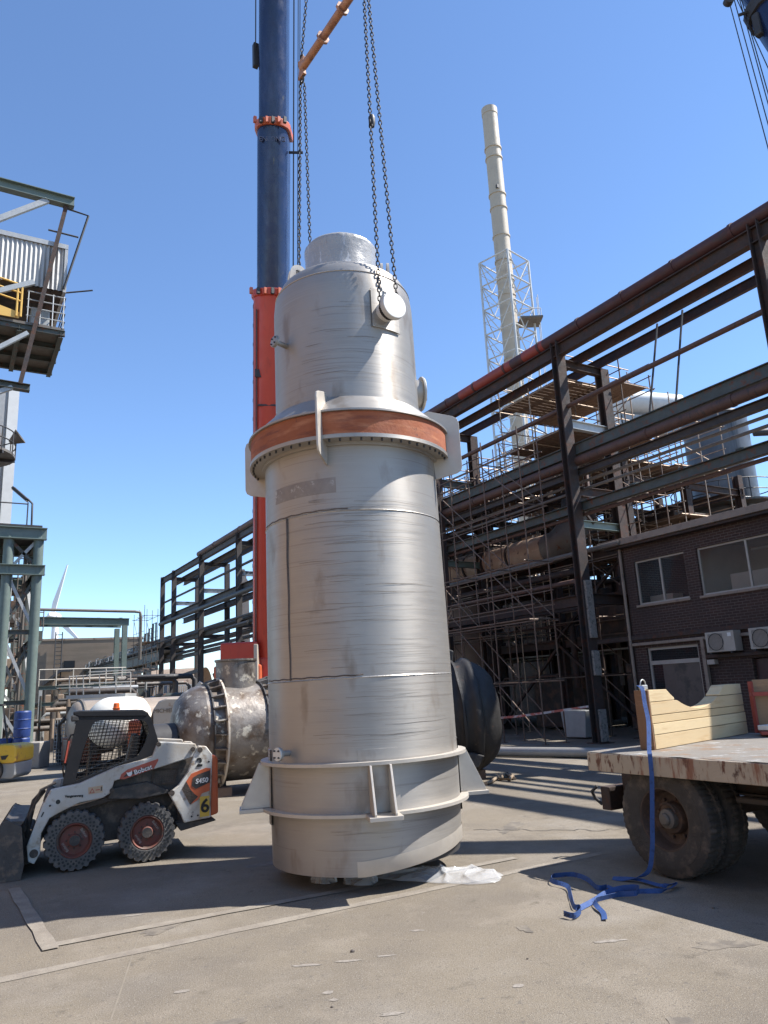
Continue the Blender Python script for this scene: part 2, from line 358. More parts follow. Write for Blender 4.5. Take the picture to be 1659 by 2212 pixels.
# girth flange, orange band and cone
ring([(1.08, 4.75), (1.125, 4.75), (1.125, 4.785), (1.275, 4.79), (1.275, 4.835), (1.08, 4.835)], 'girth_flange', m_steel, n=128, sm=25)
ring([(1.255, 4.835), (1.262, 4.84), (1.262, 5.105), (1.255, 5.11)], 'orange_band', m_band, n=128, sm=30)
ring([(1.25, 5.11), (1.29, 5.11), (1.29, 5.132), (1.262, 5.14), (1.20, 5.195), (1.10, 5.29), (.985, 5.40), (.962, 5.405), (.962, 5.452), (.92, 5.455)], 'cone', m_steel, n=128, sm=25)
bolt0 = None
bm = MB().lathe([(0, -.03), (.014, -.03), (.014, .0), (.0, .0)], (0, 0, 0), n=6)
bme = None
for k in range(64):
    p = TP(k*360/64+1, 1.235, 4.789) - TB
    if bolt0 is None:
        bolt0 = bm.build('flange_bolt', m_dark, None); bolt0.parent = tank; o = bolt0
    else: o = bolt0.copy(); COL.objects.link(o)
    o.location = p
ORIG[bolt0.name] = TB
# dome
dome = ring([(.935, 5.45), (.932, 6.0), (.930, 6.80), (.928, 6.93), (.915, 7.05), (.885, 7.16), (.83, 7.26), (.74, 7.335), (.62, 7.385), (.46, 7.41)], 'upper_dome', m_steel, n=144, sm=50)
mb = MB(); mb.path([TP(p*4, .905, 7.105) for p in range(90)], .006, 5, True); mb.build('weld_seam', m_bright, tank, 60)
noz = ring([(.475, 7.38), (.475, 7.86), (.49, 7.865), (.49, 7.90), (.40, 7.90), (.40, 7.5), (0, 7.5)], 'top_nozzle', m_steel, n=64)
def wr(j, a, r, h):
    return (r + .003*math.sin(7*a+h*9)*math.sin(3*a+2+h*3) + .0012*math.sin(31*a+h*24), h)
ring([(.50, 7.385), (.487, 7.46), (.484, 7.54), (.483, 7.62), (.484, 7.70), (.486, 7.78), (.494, 7.86), (.496, 7.90), (.48, 7.925), (.25, 7.925), (0, 7.92)], 'plastic_wrap', m_wrap, noz, n=150, fn=wr, sm=60)
# lifting trunnions
def trunnion(phi, z):
    o = TP(phi, .90, z); d = (TP(phi, 2, z) - o).normalized()
    a, b = sorted(((phi-11)*SG, (phi+15)*SG))
    pad = ring([(.934, z-.22), (.955, z-.22), (.955, z+.30), (.934, z+.30)], 'pad_plate', m_steel, n=16, a0=a, a1=b, sm=20)
    t = MB().lathe([(.125, 0), (.125, .20), (.168, .20), (.172, .21), (.172, .268), (.165, .275), (0, .278)], o, d, 40).build('trunnion', m_cap, tank, 30)
    return o, d
T1 = trunnion(33, 6.56); T2 = trunnion(213, 6.56)
def lug(phi):
    mb = MB(); e = (TP(phi+90, 1, 0) - TP(phi+90, 0, 0)).normalized(); rd = (TP(phi, 1, 0)-TP(phi, 0, 0)).normalized()
    poly = [(-.15, -.2), (.15, -.2), (.13, .22)] + [(.115*math.cos(a), .30+.115*math.sin(a)) for a in [R_(q) for q in range(0, 181, 20)]] + [(-.13, .22)]
    hole = [(.04*math.cos(R_(q)), .30+.04*math.sin(R_(q))) for q in range(0, 360, 30)]
    ex = (e*.8 + rd*.6).normalized()
    mb.ringplate(poly, hole, TP(phi, .72, 7.58), ex, TUP, ex.cross(TUP)*.035)
    mb.ringplate(poly, hole, TP(phi, .72, 7.58) + ex.cross(TUP)*.09, ex, TUP, ex.cross(TUP)*.035)
    return mb.build('lifting_lug', m_pale, tank, 30)
lug(-122); lug(128)
# small nozzles
def nozzle(phi, r0, z, L, rp, rf, mat, up=0., name='side_nozzle'):
    o = TP(phi, r0-.02, z); d = (TP(phi, 2, z) - TP(phi, 1, z) + TUP*up).normalized()
    n = MB().lathe([(rp, 0), (rp, L), (rf, L), (rf, L+.022), (0, L+.022)], o, d, 24).build(name, m_steel, tank, 30)
    mb = MB().lathe([(rf*.96, L+.023), (rf*.96, L+.036), (0, L+.037)], o, d, 24); mb.build('blank_cover', mat, n, 30)
    s = d.cross(TUP).normalized(); u = s.cross(d)
    for k in range(4):
        q = R_(45+90*k); c = o + d*(L+.036) + (s*math.cos(q)+u*math.sin(q))*rf*.68
        MB().tube(c, c+d*.016, rf*.13, 8).build('cover_bolt', m_dark, n)
nozzle(-47, 1.10, 1.385, .15, .032, .072, m_cap)
nozzle(-52, .93, 6.26, .17, .032, .078, m_steel, .15)
nozzle(101, .93, 5.86, .10, .19, .235, m_cap, 0, 'inspection_nozzle')
# vertical guide plates through the girth flange
def gusset(phi, top=5.44, bot=4.56):
    d = (TP(phi, 1, 0)-TP(phi, 0, 0)).normalized(); e = d.cross(TUP)
    poly = [(1.0, top-.02), (1.06, top), (1.36, top-.10), (1.42, top-.14), (1.44, top-.2), (1.44, bot+.10), (1.42, bot+.05), (1.37, bot+.02), (1.12, bot-.03), (1.10, bot-.03)]
    MB().prism(poly, TB - e*.012, d, TUP, e*.024).build('guide_plate', m_pale, tank, bevel=.004)
for q in (-14, 77, 166, -104): gusset(q)
def bracket(phi):
    a, b = sorted(((phi-11)*SG, (phi+11)*SG))
    ring([(1.098, .60), (1.118, .60), (1.118, 1.40), (1.098, 1.40)], 'bracket_pad', m_steel, n=14, a0=a, a1=b, sm=20)
    for s in (-4.6, 4.6):
        d = (TP(phi, 1, 0)-TP(phi, 0, 0)).normalized(); e = d.cross(TUP); off = e*(-s/4.6*.105)
        MB().prism([(1.10, 1.245), (1.225, 1.245), (1.43, .80), (1.43, .778), (1.10, .778)], TB + off - e*.011, d, TUP, e*.022).build('bracket_gusset', m_pale, tank, bevel=.003)
    MB().prism([(1.10, -.17), (1.45, -.17), (1.45, .17), (1.10, .17)], TB + TUP*.735, d, d.cross(TUP), TUP*.042).build('bracket_base', m_pale, tank, bevel=.004)
for q in (8, -82, 98, 188): bracket(q)
# ------------------------------------------------------------------ lifting beam, chains
BL = V((4.34, 9.28, 11.88)); BR = V((4.50, 7.42, 11.95)); BA = (BR-BL).normalized()
m_lift = pm('worn orange paint', (.42, .20, .10), (.33, .15, .085), 4, .6, 0, [((.22, .10, .06), 5, .58, .06), ((.5, .33, .22), 9, .66, .05)], .2, 30)
lb = thing('spreader_beam', 'worn orange tubular spreader beam hanging high above the vessel', 'spreader beam', (BL+BR)/2)
MB().tube(BL, BR, .062, 16).build('beam_tube', m_lift, lb, 40)
for f in (.36, .67, .93):
    p = BL.lerp(BR, f)
    MB().tube(p-BA*.022, p+BA*.022, .105, 8).build('pipe_flange', m_lift, lb, 20)
for p in (BL, BR):
    MB().prism([(-.09, -.17), (.09, -.17), (.05, .0), (.09, .17), (-.09, .17), (-.05, 0)], p-BA.cross(Z).normalized()*.03, BA, Z, BA.cross(Z).normalized()*.06).build('end_plate', m_lift, lb, bevel=.006)
    for s in (-1, 1):
        c = p + Z*s*.2
        MB().path([c+(BA*math.cos(R_(k*30))*.045 + Z*math.sin(R_(k*30))*.07) for k in range(12)], .016, 6, True, up=(1, 0, 0)).build('shackle', m_dark, lb, 60)
m_chain = pm('chain steel', (.016, .016, .019), (.03, .026, .026), 20, .65, 0, spec=.25)
def chain(a, b, label, pitch=.062, wr=.0075):
    a = V(a); b = V(b); t = (b-a).normalized(); n = max(3, int((b-a).length/pitch)); pt = (b-a)/n
    u = t.cross(V((.6, .7, .2))).normalized(); v = t.cross(u); mb = MB(); hl = pt.length*.5+wr*.9; w2 = pt.length*.34
    for k in range(n):
        c = a + pt*(k+.5); e = u if k % 2 else v; ot = v if k % 2 else u; loop = []
        for q in range(10):
            an = 2*math.pi*q/10; x = math.cos(an)*w2; y = math.sin(an)*w2 + (hl-w2)*(1 if math.sin(an) > .01 else -1 if math.sin(an) < -.01 else 0)
            loop.append(c + e*x + t*y)
        mb.path(loop, wr, 4, True, up=ot)
    o = mb.build('lifting_chain', m_chain, None, 70); tag(o, label, 'chain', 'chains lifting the vessel'); return o
def hangers(T, end, side, labs):
    o, d = T; c = o + d*.15; s = d.cross(Z).normalized()
    for k, sg in enumerate((-1, 1)):
        chain(c + s*sg*.135 + Z*.02, end - Z*.26 + s*sg*.035, labs[k])
    mb = MB(); ring_pts = [c + s*math.cos(R_(q))*.135 + Z*math.sin(R_(q))*.135 for q in range(180, 361, 12)]
    for i in range(0, len(ring_pts)-1):
        chain_link = [ring_pts[i].lerp(ring_pts[i+1], .5) + (ring_pts[i+1]-ring_pts[i])*.75*math.cos(R_(z_))+ d*.02*math.sin(R_(z_)) for z_ in range(0, 360, 45)]
        mb.path(chain_link, .0075, 4, True)
    tag(mb.build('chain_sling', m_chain, None, 70), labs[2], 'chain', 'chains lifting the vessel')
hangers(T1, BR, 1, ['chain on the left side of the capped trunnion facing the camera', 'chain on the right side of the capped trunnion facing the camera', 'chain loop wrapped under the capped trunnion facing the camera'])
hangers(T2, BL, -1, ['outer chain hanging from the left end of the spreader beam behind the vessel top', 'inner chain hanging from the left end of the spreader beam behind the wrapped nozzle', 'chain loop wrapped under the trunnion hidden behind the vessel'])
HK = V((4.55, 8.3, 17.5))
chain(BL + Z*.27, HK + V((0, .12, 0)), 'chain running up from the left end of the spreader beam'); chain(BR + Z*.27, HK - V((0, .12, 0)), 'chain running up from the right end of the spreader beam')
hk = thing('crane_hook', 'heavy crane hook block above the spreader beam, over the top edge', 'hook', HK)
MB().box(HK + Z*.75, (.5, .35, .7)).build('hook_block', m_lift, hk, bevel=.05)
MB().path([HK + Z*.4, HK + Z*.25, HK + V((.0, .16, .1)), HK + V((0, .17, -.05)), HK + V((0, .05, -.16)), HK + V((0, -.1, -.13)), HK + V((0, -.16, 0))], .05, 8).build('hook', m_dark, hk, 60)
MB().lathe([(0, 0), (.03, 0), (.045, .05), (.045, .14), (.03, .18), (0, .18)], fl(8.55, .1, 9.3), n=10).build('chain_shortener', m_dark, None, 40)
tag(bpy.data.objects['chain_shortener'], 'dark chain shortener clamp halfway up the left chain of the near trunnion', 'clamp')
# ------------------------------------------------------------------ clear plastic sheet under and beside the vessel
def plastic():
    m = bpy.data.materials.new('clear plastic'); m.use_nodes = True; nt = m.node_tree; b = nt.nodes['Principled BSDF']
    b.inputs['Base Color'].default_value = (.85, .86, .86, 1); b.inputs['Roughness'].default_value = .18; b.inputs['Alpha'].default_value = .30
    b.inputs['Specular IOR Level'].default_value = .7
    b.inputs['Subsurface Weight'].default_value = 0
    tc = _n(nt, 'ShaderNodeTexCoord'); n = _n(nt, 'ShaderNodeTexNoise'); n.inputs['Scale'].default_value = 7; n.inputs['Detail'].default_value = 6
    nt.links.new(tc.outputs['Object'], n.inputs['Vector']); bp = _n(nt, 'ShaderNodeBump'); bp.inputs['Strength'].default_value = .5; bp.inputs['Distance'].default_value = .02
    nt.links.new(n.outputs['Fac'], bp.inputs['Height']); nt.links.new(bp.outputs[0], b.inputs['Normal']); return m
m_plastic = plastic()
from mathutils import noise as MN
def sheet(name, D0, L0, D1, L1, wd, hgt, label, nx=120, ny=70, seed=0, taper=.3):
    a = fl(D0, L0); b = fl(D1, L1); e = b-a; ln = e.length; e.normalize(); s = V((-e.y, e.x, 0)); mb = MB(); vs = []
    for j in range(ny+1):
        for i in range(nx+1):
            u = i/nx; v = j/ny*2-1
            edge = wd*(.5*math.sin(math.pi*min(1, max(0, u*.94+.05)))**.35)*(1+.22*MN.noise(V((u*5, 3.3+(v > 0)*4, seed)))) * (taper+(1-taper)*u)
            p = a + e*(ln*u + .05*MN.noise(V((v*3, u*2, seed+5)))) + s*v*edge
            q = p*1.7; rg = lambda n: max(0, 1-2.6*abs(n))**2.5; f = -.2 + .8*rg(MN.noise(V((q.x*.8+q.y*.5, q.y*1.7, seed+1)))) + .7*rg(MN.noise(V((q.x*2-q.y, q.y*2.2+q.x, seed+3)))) + .10*rg(MN.noise(V((q.x*5, q.y*5.5, seed+4)))) + .3*MN.noise(V((q.x, q.y, seed))); fz = .7*MN.noise(V((q.x, q.y, seed))) + .55*(1-2.2*abs(MN.noise(V((q.x*1.1+q.y*.6, q.y*2.6, seed+2))))) + .16*(1-2*abs(MN.noise(V((q.x*4, q.y*4, seed+4)))))
            rim = (1-v*v)**.5 * min(1, (1-u)*9+.05) * min(1, u*7+.15)
            vs.append(p + Z*(.012 + hgt*rim*(.40+.55*f)))
    for k in range(len(vs)):
        if vs[k].z < .01: vs[k].z = .01
    mb.add(vs, [(j*(nx+1)+i, j*(nx+1)+i+1, (j+1)*(nx+1)+i+1, (j+1)*(nx+1)+i) for j in range(ny) for i in range(nx)])
    return tag(mb.build(name, m_plastic, None, 80), label, 'plastic sheet')
sheet('plastic_sheet', 8.98, -.42, 8.58, 1.04, .74, .12, 'crumpled clear plastic sheet spread on the asphalt right of the vessel base', seed=3)
sheet('plastic_sheet', 8.75, -.62, 8.65, -.28, .3, .14, 'small crumple of clear plastic below the vessel base', 24, 16, 9, .8)
sheet('plastic_sheet', 8.85, -.98, 8.75, -.72, .2, .16, 'torn plastic scrap at the left below the vessel base', 20, 12, 14, .8)
# ------------------------------------------------------------------ skid steer loader
LO = V((1.57, 10.63, 0)); LE = V((.9901, -.1402, 0)); LN = V((.1402, .9901, 0))
def S(s, z, off=0.): return LO + LE*s + LN*off + Z*z
lt = thing('skid_steer_loader', 'small white and black skid steer loader with wire mesh cab and orange decals', 'loader', S(.45, 0, .7))
m_lwhite = pm('scuffed loader white', (.52, .505, .465), (.43, .415, .375), 3, .45, 0, [((.42, .36, .28), 3, .56, .10), ((.28, .22, .16), 6, .62, .06), ((.12, .10, .085), 14, .68, .03)], .1, 40)
m_ldirty = pm('dirty tailgate white', (.68, .66, .6), (.58, .56, .5), 3, .5, 0, [((.42, .35, .26), 3, .55, .10), ((.30, .22, .15), 7, .59, .06), ((.13, .10, .085), 12, .64, .04)], .1, 40)
m_lorange = pm('loader orange', (.62, .14, .045), (.52, .11, .04), 3, .42, 0, [((.28, .09, .05), 8, .66, .05)])
m_lred = pm('decal red', (.40, .07, .04), (.33, .06, .04), 5, .4)
m_ldark = pm('loader charcoal', (.028, .027, .027), (.045, .04, .036), 4, .55, 0, [((.12, .095, .075), 5, .56, .10)], .2, 40)
m_lmud = pm('muddy frame', (.075, .058, .046), (.05, .042, .036), 4, .85, 0, [((.13, .10, .075), 8, .6, .08)], .5, 40)
m_rim = pm('dusty red rim', (.20, .055, .035), (.13, .05, .038), 6, .65, 0, [((.10, .075, .06), 7, .58, .08)], .2, 30)
m_yel = pm('sticker yellow', (.75, .50, .07), (.65, .42, .06), 9, .5, 0, [((.5, .42, .3), 12, .68, .05)])
m_ltext = pm('white lettering', (.80, .80, .78), None, 9, .5)
m_dtext = pm('black lettering', (.02, .02, .02), None, 9, .5)
m_glass = pm('dark glass', (.02, .022, .024), None, 2, .08, 0, rv=.02)
# frame
MB().prism([(-.36, .62), (-.28, .72), (.32, .80), (1.15, .83), (1.25, .60), (1.29, .43), (1.26, .32), (.37, .27), (-.30, .30), (-.40, .45)], S(0, 0, .26), LE, Z, LN*.98).build('chassis', m_lmud, lt, bevel=.02)
MB().prism([(-.32, .68), (.36, .82), (1.16, .85), (1.14, .80), (.38, .765), (-.30, .61)], S(0, 0, .13), LE, Z, LN*.13).build('side_rail', m_lmud, lt, bevel=.012)
MB().prism([(.37, .80), (.41, .93), (.86, .975), (1.15, .84), (1.13, .80), (.78, .765)], S(0, 0, .10), LE, Z, LN*.10).build('step_plate', m_ldark, lt, bevel=.012)
MB().prism([(.40, .90), (.45, 1.02), (.90, 1.15), (1.42, 1.26), (1.48, 1.24), (1.30, .80), (.9, .8)], S(0, 0, .17), LE, Z, LN*1.16).build('engine_bay', m_ldark, lt, bevel=.02)
m_rl = pm('rim lettering', (.42, .38, .33), None, 9, .6)
m_ltyre = pm('dusty solid tyre', (.13, .125, .118), (.09, .085, .08), 7, .9, 0, [((.17, .15, .125), 8, .62, .08)], .4, 60)
# wheels
def wheel(s, off, r=.36, wd=.24, out=-1):
    c = S(s, r, off); ax = LN*out; h = wd/2
    n = 44
    def tr(j, a, q, hh):
        k = (a/(2*math.pi)*22) % 1
        if j in (3, 4, 5, 6): q -= .022*(1 if .5 < k else 0)
        return q, hh
    t = MB().lathe([(.205, -h+.02), (.215, -h), (.32, -h+.01), (.345, -h+.01), (.36, -h*.45), (.36, h*.45), (.345, h-.01), (.32, h-.012), (.215, h), (.205, h-.02)], c, ax, 132, fn=tr).build('tyre', m_ltyre, None, 30)
    w = t; w.name = 'wheel'; w.parent = lt; g = ORIG[lt.name]
    for v in w.data.vertices: v.co -= g
    ORIG[w.name] = g
    if out < 0:
        u = ax.cross(Z).normalized(); hb = MB()
        for rr, nn, ph, e in ((.237, 26, 0, .0125), (.264, 26, .5, .0155), (.293, 26, 0, .0165)):
            for k in range(nn):
                a = 2*math.pi*(k+ph)/nn; p = c + ax*(h-.006) + (u*math.cos(a)+Z*math.sin(a))*rr
                hb.tube(p, p+ax*.0085, e, 6)
        hb.build('tyre_hole', m_dtext, w)
    rim = MB().lathe([(.207, -h+.015), (.207, h-.012), (.195, h-.002), (.185, h-.012), (.180, h-.05), (.165, h-.075), (.075, h-.066), (.072, h-.02), (.06, h-.012), (0, h-.012)], c, ax, 40).build('rim', m_rim, w, 30)
    if out < 0:
        u = ax.cross(Z).normalized()
        for k in range(8):
            a = 2*math.pi*k/8; p = c + ax*(h-.078) + (u*math.cos(a)+Z*math.sin(a))*.095
            MB().tube(p, p+ax*.024, .011, 6).build('wheel_nut', m_lmud, w)
        MB().tube(c+ax*(h-.07), c+ax*(h-.008), .062, 20).build('hub', m_ldark, w, 30)
        for q in (35, 215):
            a = R_(q); p = c + ax*(h-.067) + (LE*math.cos(a)+Z*math.sin(a))*.13
            e = (LE*-math.sin(a)+Z*math.cos(a))*(-1)
            text_mb('Bobcat', .045, p, e, (LE*math.cos(a)+Z*math.sin(a)), .003).build('rim_lettering', m_rl, w)
    return w
for s in (.0, .865):
    wheel(s, .12); wheel(s, 1.36, out=1)
# loader arms
ARM = [(-.515, .176), (-.446, .142), (-.387, .254), (-.385, .48), (-.30, .65), (-.167, .715), (.04, .80), (.313, .832), (.41, .885), (.445, 1.025), (.997, 1.143), (1.466, 1.253), (1.50, 1.33), (1.464, 1.415), (1.001, 1.470), (.96, 1.42), (.91, 1.28), (.46, 1.190), (.031, 1.030), (-.30, .985), (-.388, .806), (-.453, .621), (-.54, .35)]
for off in (.015, 1.37):
    arm = MB().prism(ARM, S(0, 0, off), LE, Z, LN*.12).build('loader_arm', m_lwhite, lt, bevel=.012)
    if off < .1:
        MB().tube(S(-.455, .265, .012), S(-.455, .265, .03), .043, 20).build('arm_hole', m_dtext, arm)
        MB().tube(S(-.21, .835, .011), S(-.21, .835, .03), .027, 16).build('arm_hole', m_dtext, arm)
        MB().prism([(-.40, .68), (-.375, .735), (-.36, .73), (-.385, .675)], S(0, 0, .012), LE, Z, LN*.02).build('arm_slot', m_dtext, arm)
        for (a, b) in ((1.43, 1.345), (.985, 1.44), (.42, .91)):
            MB().tube(S(a, b, -.01), S(a, b, .03), .03, 14).build('pivot_pin', m_lmud, arm)
        # decals
        MB().prism([(.509, 1.045), (.527, 1.10), (.60, 1.152), (.985, 1.258), (.985, 1.235), (.93, 1.135), (.56, 1.035)], S(0, 0, .011), LE, Z, LN*.004).build('red_decal', m_lred, arm)
        MB().prism([(.555, 1.06), (.585, 1.10), (.86, 1.175), (.905, 1.145)], S(0, 0, .0085), LE, Z, LN*.004).build('dark_decal', m_ldark, arm)
        ex = (LE*.965 + Z*.262).normalized(); ey = (Z*.965 - LE*.262)
        text_mb('Bobcat', .082, S(.795, 1.135, .006), ex, ey, .004, .0015).build('lettering', m_ltext, arm)
        cat = [(-.03, .0), (-.034, .036), (-.016, .024), (.016, .024), (.034, .036), (.03, 0), (.018, -.02), (0, -.028), (-.018, -.02)]
        MB().prism(cat, S(.632, 1.094, .007), ex, ey, LN*.003).build('cat_emblem', m_ltext, arm)
        MB().prism([(.134, .975), (.307, .987), (.310, .900), (.140, .890)], S(0, 0, .011), LE, Z, LN*.004).build('warning_sticker', pm('sticker beige', (.55, .40, .26), None, 8, .5), arm)
        MB().ringplate([(.150, .902), (.215, .905), (.183, .965)], [(.163, .909), (.203, .911), (.183, .949)], S(0, 0, .008), LE, Z, LN*.004, 24).build('warning_triangle', m_lred, arm)
        MB().prism([(.285, .92), (.298, .92), (.298, .972), (.285, .97)], S(0, 0, .008), LE, Z, LN*.004).build('warning_figure', m_dtext, arm)
        MB().prism([(.225, .93), (.275, .933), (.275, .943), (.225, .94)], S(0, 0, .008), LE, Z, LN*.004).build('warning_arrow', m_lred, arm)
        text_mb('Vanganswerg', .040, S(-.028, .888, .009), ex*.0+LE*.995-Z*.03, Z*.995+LE*.03, .004, .002).build('lettering', m_dtext, arm)
        MB().tube(S(-.30, .80, -.005), S(-.30, .80, .02), .012, 8).build('pivot_pin', m_lmud, arm)
MB().tube(S(-.455, .265, -.0), S(-.455, .265, 1.5), .05, 14).build('arm_cross_tube', m_lmud, lt, 40)
MB().tube(S(-.33, .86, .1), S(-.33, .86, 1.42), .055, 14).build('arm_cross_tube', m_lmud, lt, 40)
MB().prism([(-.60, .50), (-.52, .86), (-.39, 1.0), (-.36, .95), (-.47, .80), (-.53, .48)], S(0, 0, .22), LE, Z, LN*.10).build('hydraulic_line', m_lmud, lt, bevel=.01)
for o in (.26, .30, .34):
    MB().path([S(-.56, .42, o), S(-.52, .72, o-.12), S(-.42, .98, o-.14), S(-.25, 1.05, o-.12)], .016, 6).build('hydraulic_hose', m_ldark, lt, 60)
# rear upright, tailgate
REAR = [(1.440, 1.255), (1.50, 1.385), (1.605, 1.372), (1.686, 1.262), (1.668, .462), (1.324, .430), (1.29, .52), (1.218, .640), (1.125, .811), (1.25, .90), (1.37, 1.06)]
for off in (-.005, 1.40):
    rp = MB().prism(REAR, S(0, 0, off), LE, Z, LN*.10).build('rear_upright', m_ldirty, lt, bevel=.012)
    if off < .1:
        MB().prism([(1.29, .848), (1.345, .945), (1.41, 1.035), (1.60, 1.094), (1.664, 1.085), (1.650, .80), (1.55, .775), (1.50, .70), (1.398, .648)], S(0, 0, -.011), LE, Z, LN*.005).build('red_decal', m_lorange, rp)
        MB().prism([(1.29, .848), (1.345, .945), (1.40, .84), (1.45, .78), (1.50, .74), (1.398, .648)], S(0, 0, -.0135), LE, Z, LN*.004).build('dark_decal', m_lmud, rp)
        MB().prism([(1.415, .88), (1.43, .985), (1.50, 1.02), (1.656, 1.062), (1.652, .905), (1.47, .84)], S(0, 0, -.0155), LE, Z, LN*.004).build('dark_decal', m_ldark, rp)
        text_mb('S450', .085, S(1.545, .935, -.019), (LE+Z*.06).normalized(), (Z-LE*.06).normalized(), .004, .002, .15).build('lettering', m_ltext, rp)
        MB().prism([(1.524, .735), (1.648, .738), (1.650, .485), (1.526, .480)], S(0, 0, -.010), LE, Z, LN*.005).build('yellow_sticker', m_yel, rp)
        text_mb('6', .235, S(1.59, .61, -.014), LE, Z, .004, .006).build('lettering', m_dtext, rp)
        text_mb('2', .145, S(1.515, 1.168, -.010), LE, Z, .004, .008).build('lettering', m_dtext, rp)
        text_mb('SPEED', .022, S(1.53, 1.155, -.014), LE, Z, .003).build('lettering', m_ltext, rp)
        for (a, b) in ((1.165, .815), (1.52, 1.33)):
            MB().tube(S(a, b, -.02), S(a, b, .02), .034, 16).build('pivot_pin', m_lmud, rp)
        for (a, b) in ((1.42, .50), (1.50, .505), (1.64, 1.17)):
            MB().tube(S(a, b, -.008), S(a, b, .02), .013, 8).build('bolt_hole', m_dtext, rp)
MB().prism([(1.66, 1.25), (1.73, 1.25), (1.765, 1.21), (1.775, .50), (1.66, .47)], S(0, 0, .02), LE, Z, LN*1.46).build('tailgate', m_lorange, lt, bevel=.025)
MB().prism([(1.22, .43), (1.72, .44), (1.75, .41), (1.62, .385), (1.29, .325)], S(0, 0, .05), LE, Z, LN*1.4).build('rear_bumper', m_ldark, lt, bevel=.01)
MB().ringplate([(.93, 1.12), (1.265, 1.11), (1.215, .91), (.905, .92)], [(.96, 1.095), (1.225, 1.088), (1.19, .935), (.935, .945)], S(0, 0, .150), LE, Z, LN*.02, 32).build('grille_frame', m_lmud, lt)
gm = MB()
for k in range(9): gm.beam(S(.945+.03*k, .93, .155), S(.945+.034*k, 1.10, .155), .008, .008)
for k in range(6): gm.beam(S(.92, .945+.028*k, .157), S(1.24, .94+.029*k, .157), .008, .008)
gm.build('engine_grille', m_ldark, lt)
# cab
OUT = [(-.172, 1.02), (-.039, 1.753), (-.06, 1.84), (-.085, 1.91), (.0, 1.915), (.78, 1.885), (.86, 1.84), (.905, 1.77), (1.005, 1.456), (.931, 1.294), (.46, 1.15), (.0, 1.0)]
INN = [(-.02, 1.05), (.054, 1.401), (.15, 1.72), (.20, 1.775), (.26, 1.785), (.731, 1.768), (.82, 1.74), (.86, 1.69), (.875, 1.592), (.823, 1.448), (.743, 1.297), (.46, 1.20)]
cab = None
for off in (.20, 1.24):
    c = MB().ringplate(OUT, INN, S(0, 0, off), LE, Z, LN*.06, 60).build('cab_side', m_black, lt, 40)
    cab = cab or c
wm = MB()
def inside(px, pz):
    r = False; n = len(INN)
    for i in range(n):
        (x1, z1), (x2, z2) = INN[i], INN[(i+1) % n]
        if (z1 > pz) != (z2 > pz) and px < (x2-x1)*(pz-z1)/(z2-z1)+x1: r = not r
    return r
def clipped(a, b, off, r):
    n = 60; run = None; pts = [(a[0]+(b[0]-a[0])*i/n, a[1]+(b[1]-a[1])*i/n) for i in range(n+1)]
    for i, p in enumerate(pts):
        ok = inside(*p)
        if ok and run is None: run = p
        if run is not None and (not ok or i == n):
            wm.tube(S(*run, off), S(*pts[i-1 if not ok else i], off), r, 4); run = None
for k in range(22): clipped((-.2+.05*k, 1.0), (-.02+.05*k, 1.85), .235, .0036)
for k in range(17): clipped((-.2, 1.05+.045*k), (1.0, 1.05+.045*k), .232, .0036)
wm.build('window_mesh', m_black, cab)
wm = MB()
for k in range(22): clipped((-.2+.05*k, 1.0), (-.02+.05*k, 1.85), 1.265, .004)
for k in range(17): clipped((-.2, 1.05+.045*k), (1.0, 1.05+.045*k), 1.268, .004)
wm.build('window_mesh', m_black, cab)
MB().prism([(.30, 1.05), (.32, 1.22), (.36, 1.24), (.40, 1.06)], S(0, 0, .42), LE, Z, LN*.10).build('armrest', m_ldark, lt, bevel=.015)
for o in (.40, 1.02):
    MB().tube(S(.12, 1.0, o), S(.16, 1.42, o), .018, 8).build('control_lever', m_ldark, lt); MB().lathe([(0, 0), (.03, .01), (.035, .06), (.02, .10), (0, .11)], S(.16, 1.40, o), Z, 12).build('lever_knob', m_ldark, lt, 40)
MB().prism([(-.085, 1.875), (-.075, 1.915), (0, 1.922), (.79, 1.892), (.87, 1.845), (.84, 1.80), (.0, 1.84)], S(0, 0, .19), LE, Z, LN*1.12).build('cab_roof', m_black, lt, bevel=.015)
MB().prism([(.86, 1.82), (.91, 1.77), (1.0, 1.456), (.94, 1.30), (.89, 1.30), (.94, 1.46), (.85, 1.76)], S(0, 0, .26), LE, Z, LN*.98).build('cab_rear_panel', m_black, lt, bevel=.01)
MB().prism([(-.165, 1.02), (-.035, 1.75), (-.0, 1.75), (-.12, 1.02)], S(0, 0, .27), LE, Z, LN*.07).build('door_post', m_ldark, lt, bevel=.01)
MB().prism([(-.165, 1.02), (-.035, 1.75), (-.0, 1.75), (-.12, 1.02)], S(0, 0, 1.15), LE, Z, LN*.07).build('door_post', m_ldark, lt, bevel=.01)
MB().prism([(-.20, 1.0), (-.05, 1.05), (-.03, 1.0), (-.2, .9)], S(0, 0, .24), LE, Z, LN*1.0).build('front_sill', m_ldark, lt)
MB().prism([(-.06, 1.76), (-.02, 1.85), (.02, 1.85), (-.02, 1.76)], S(0, 0, .26), LE, Z, LN*.98).build('front_header', m_black, lt)
hp = MB().path([S(-.155, 1.10, .22), S(-.175, 1.2, .215), S(-.125, 1.55, .215), S(-.10, 1.62, .22), S(-.03, 1.63, .23)], .012, 6).build('grab_handle', m_black, lt, 60)
MB().tube(S(-.155, 1.28, .213), S(-.118, 1.55, .213), .014, 6).build('handle_grip', m_lred, hp)
MB().box(S(-.055, 1.83, .22), (.10, .06, .08)).build('work_lamp', m_ldark, lt, bevel=.015)
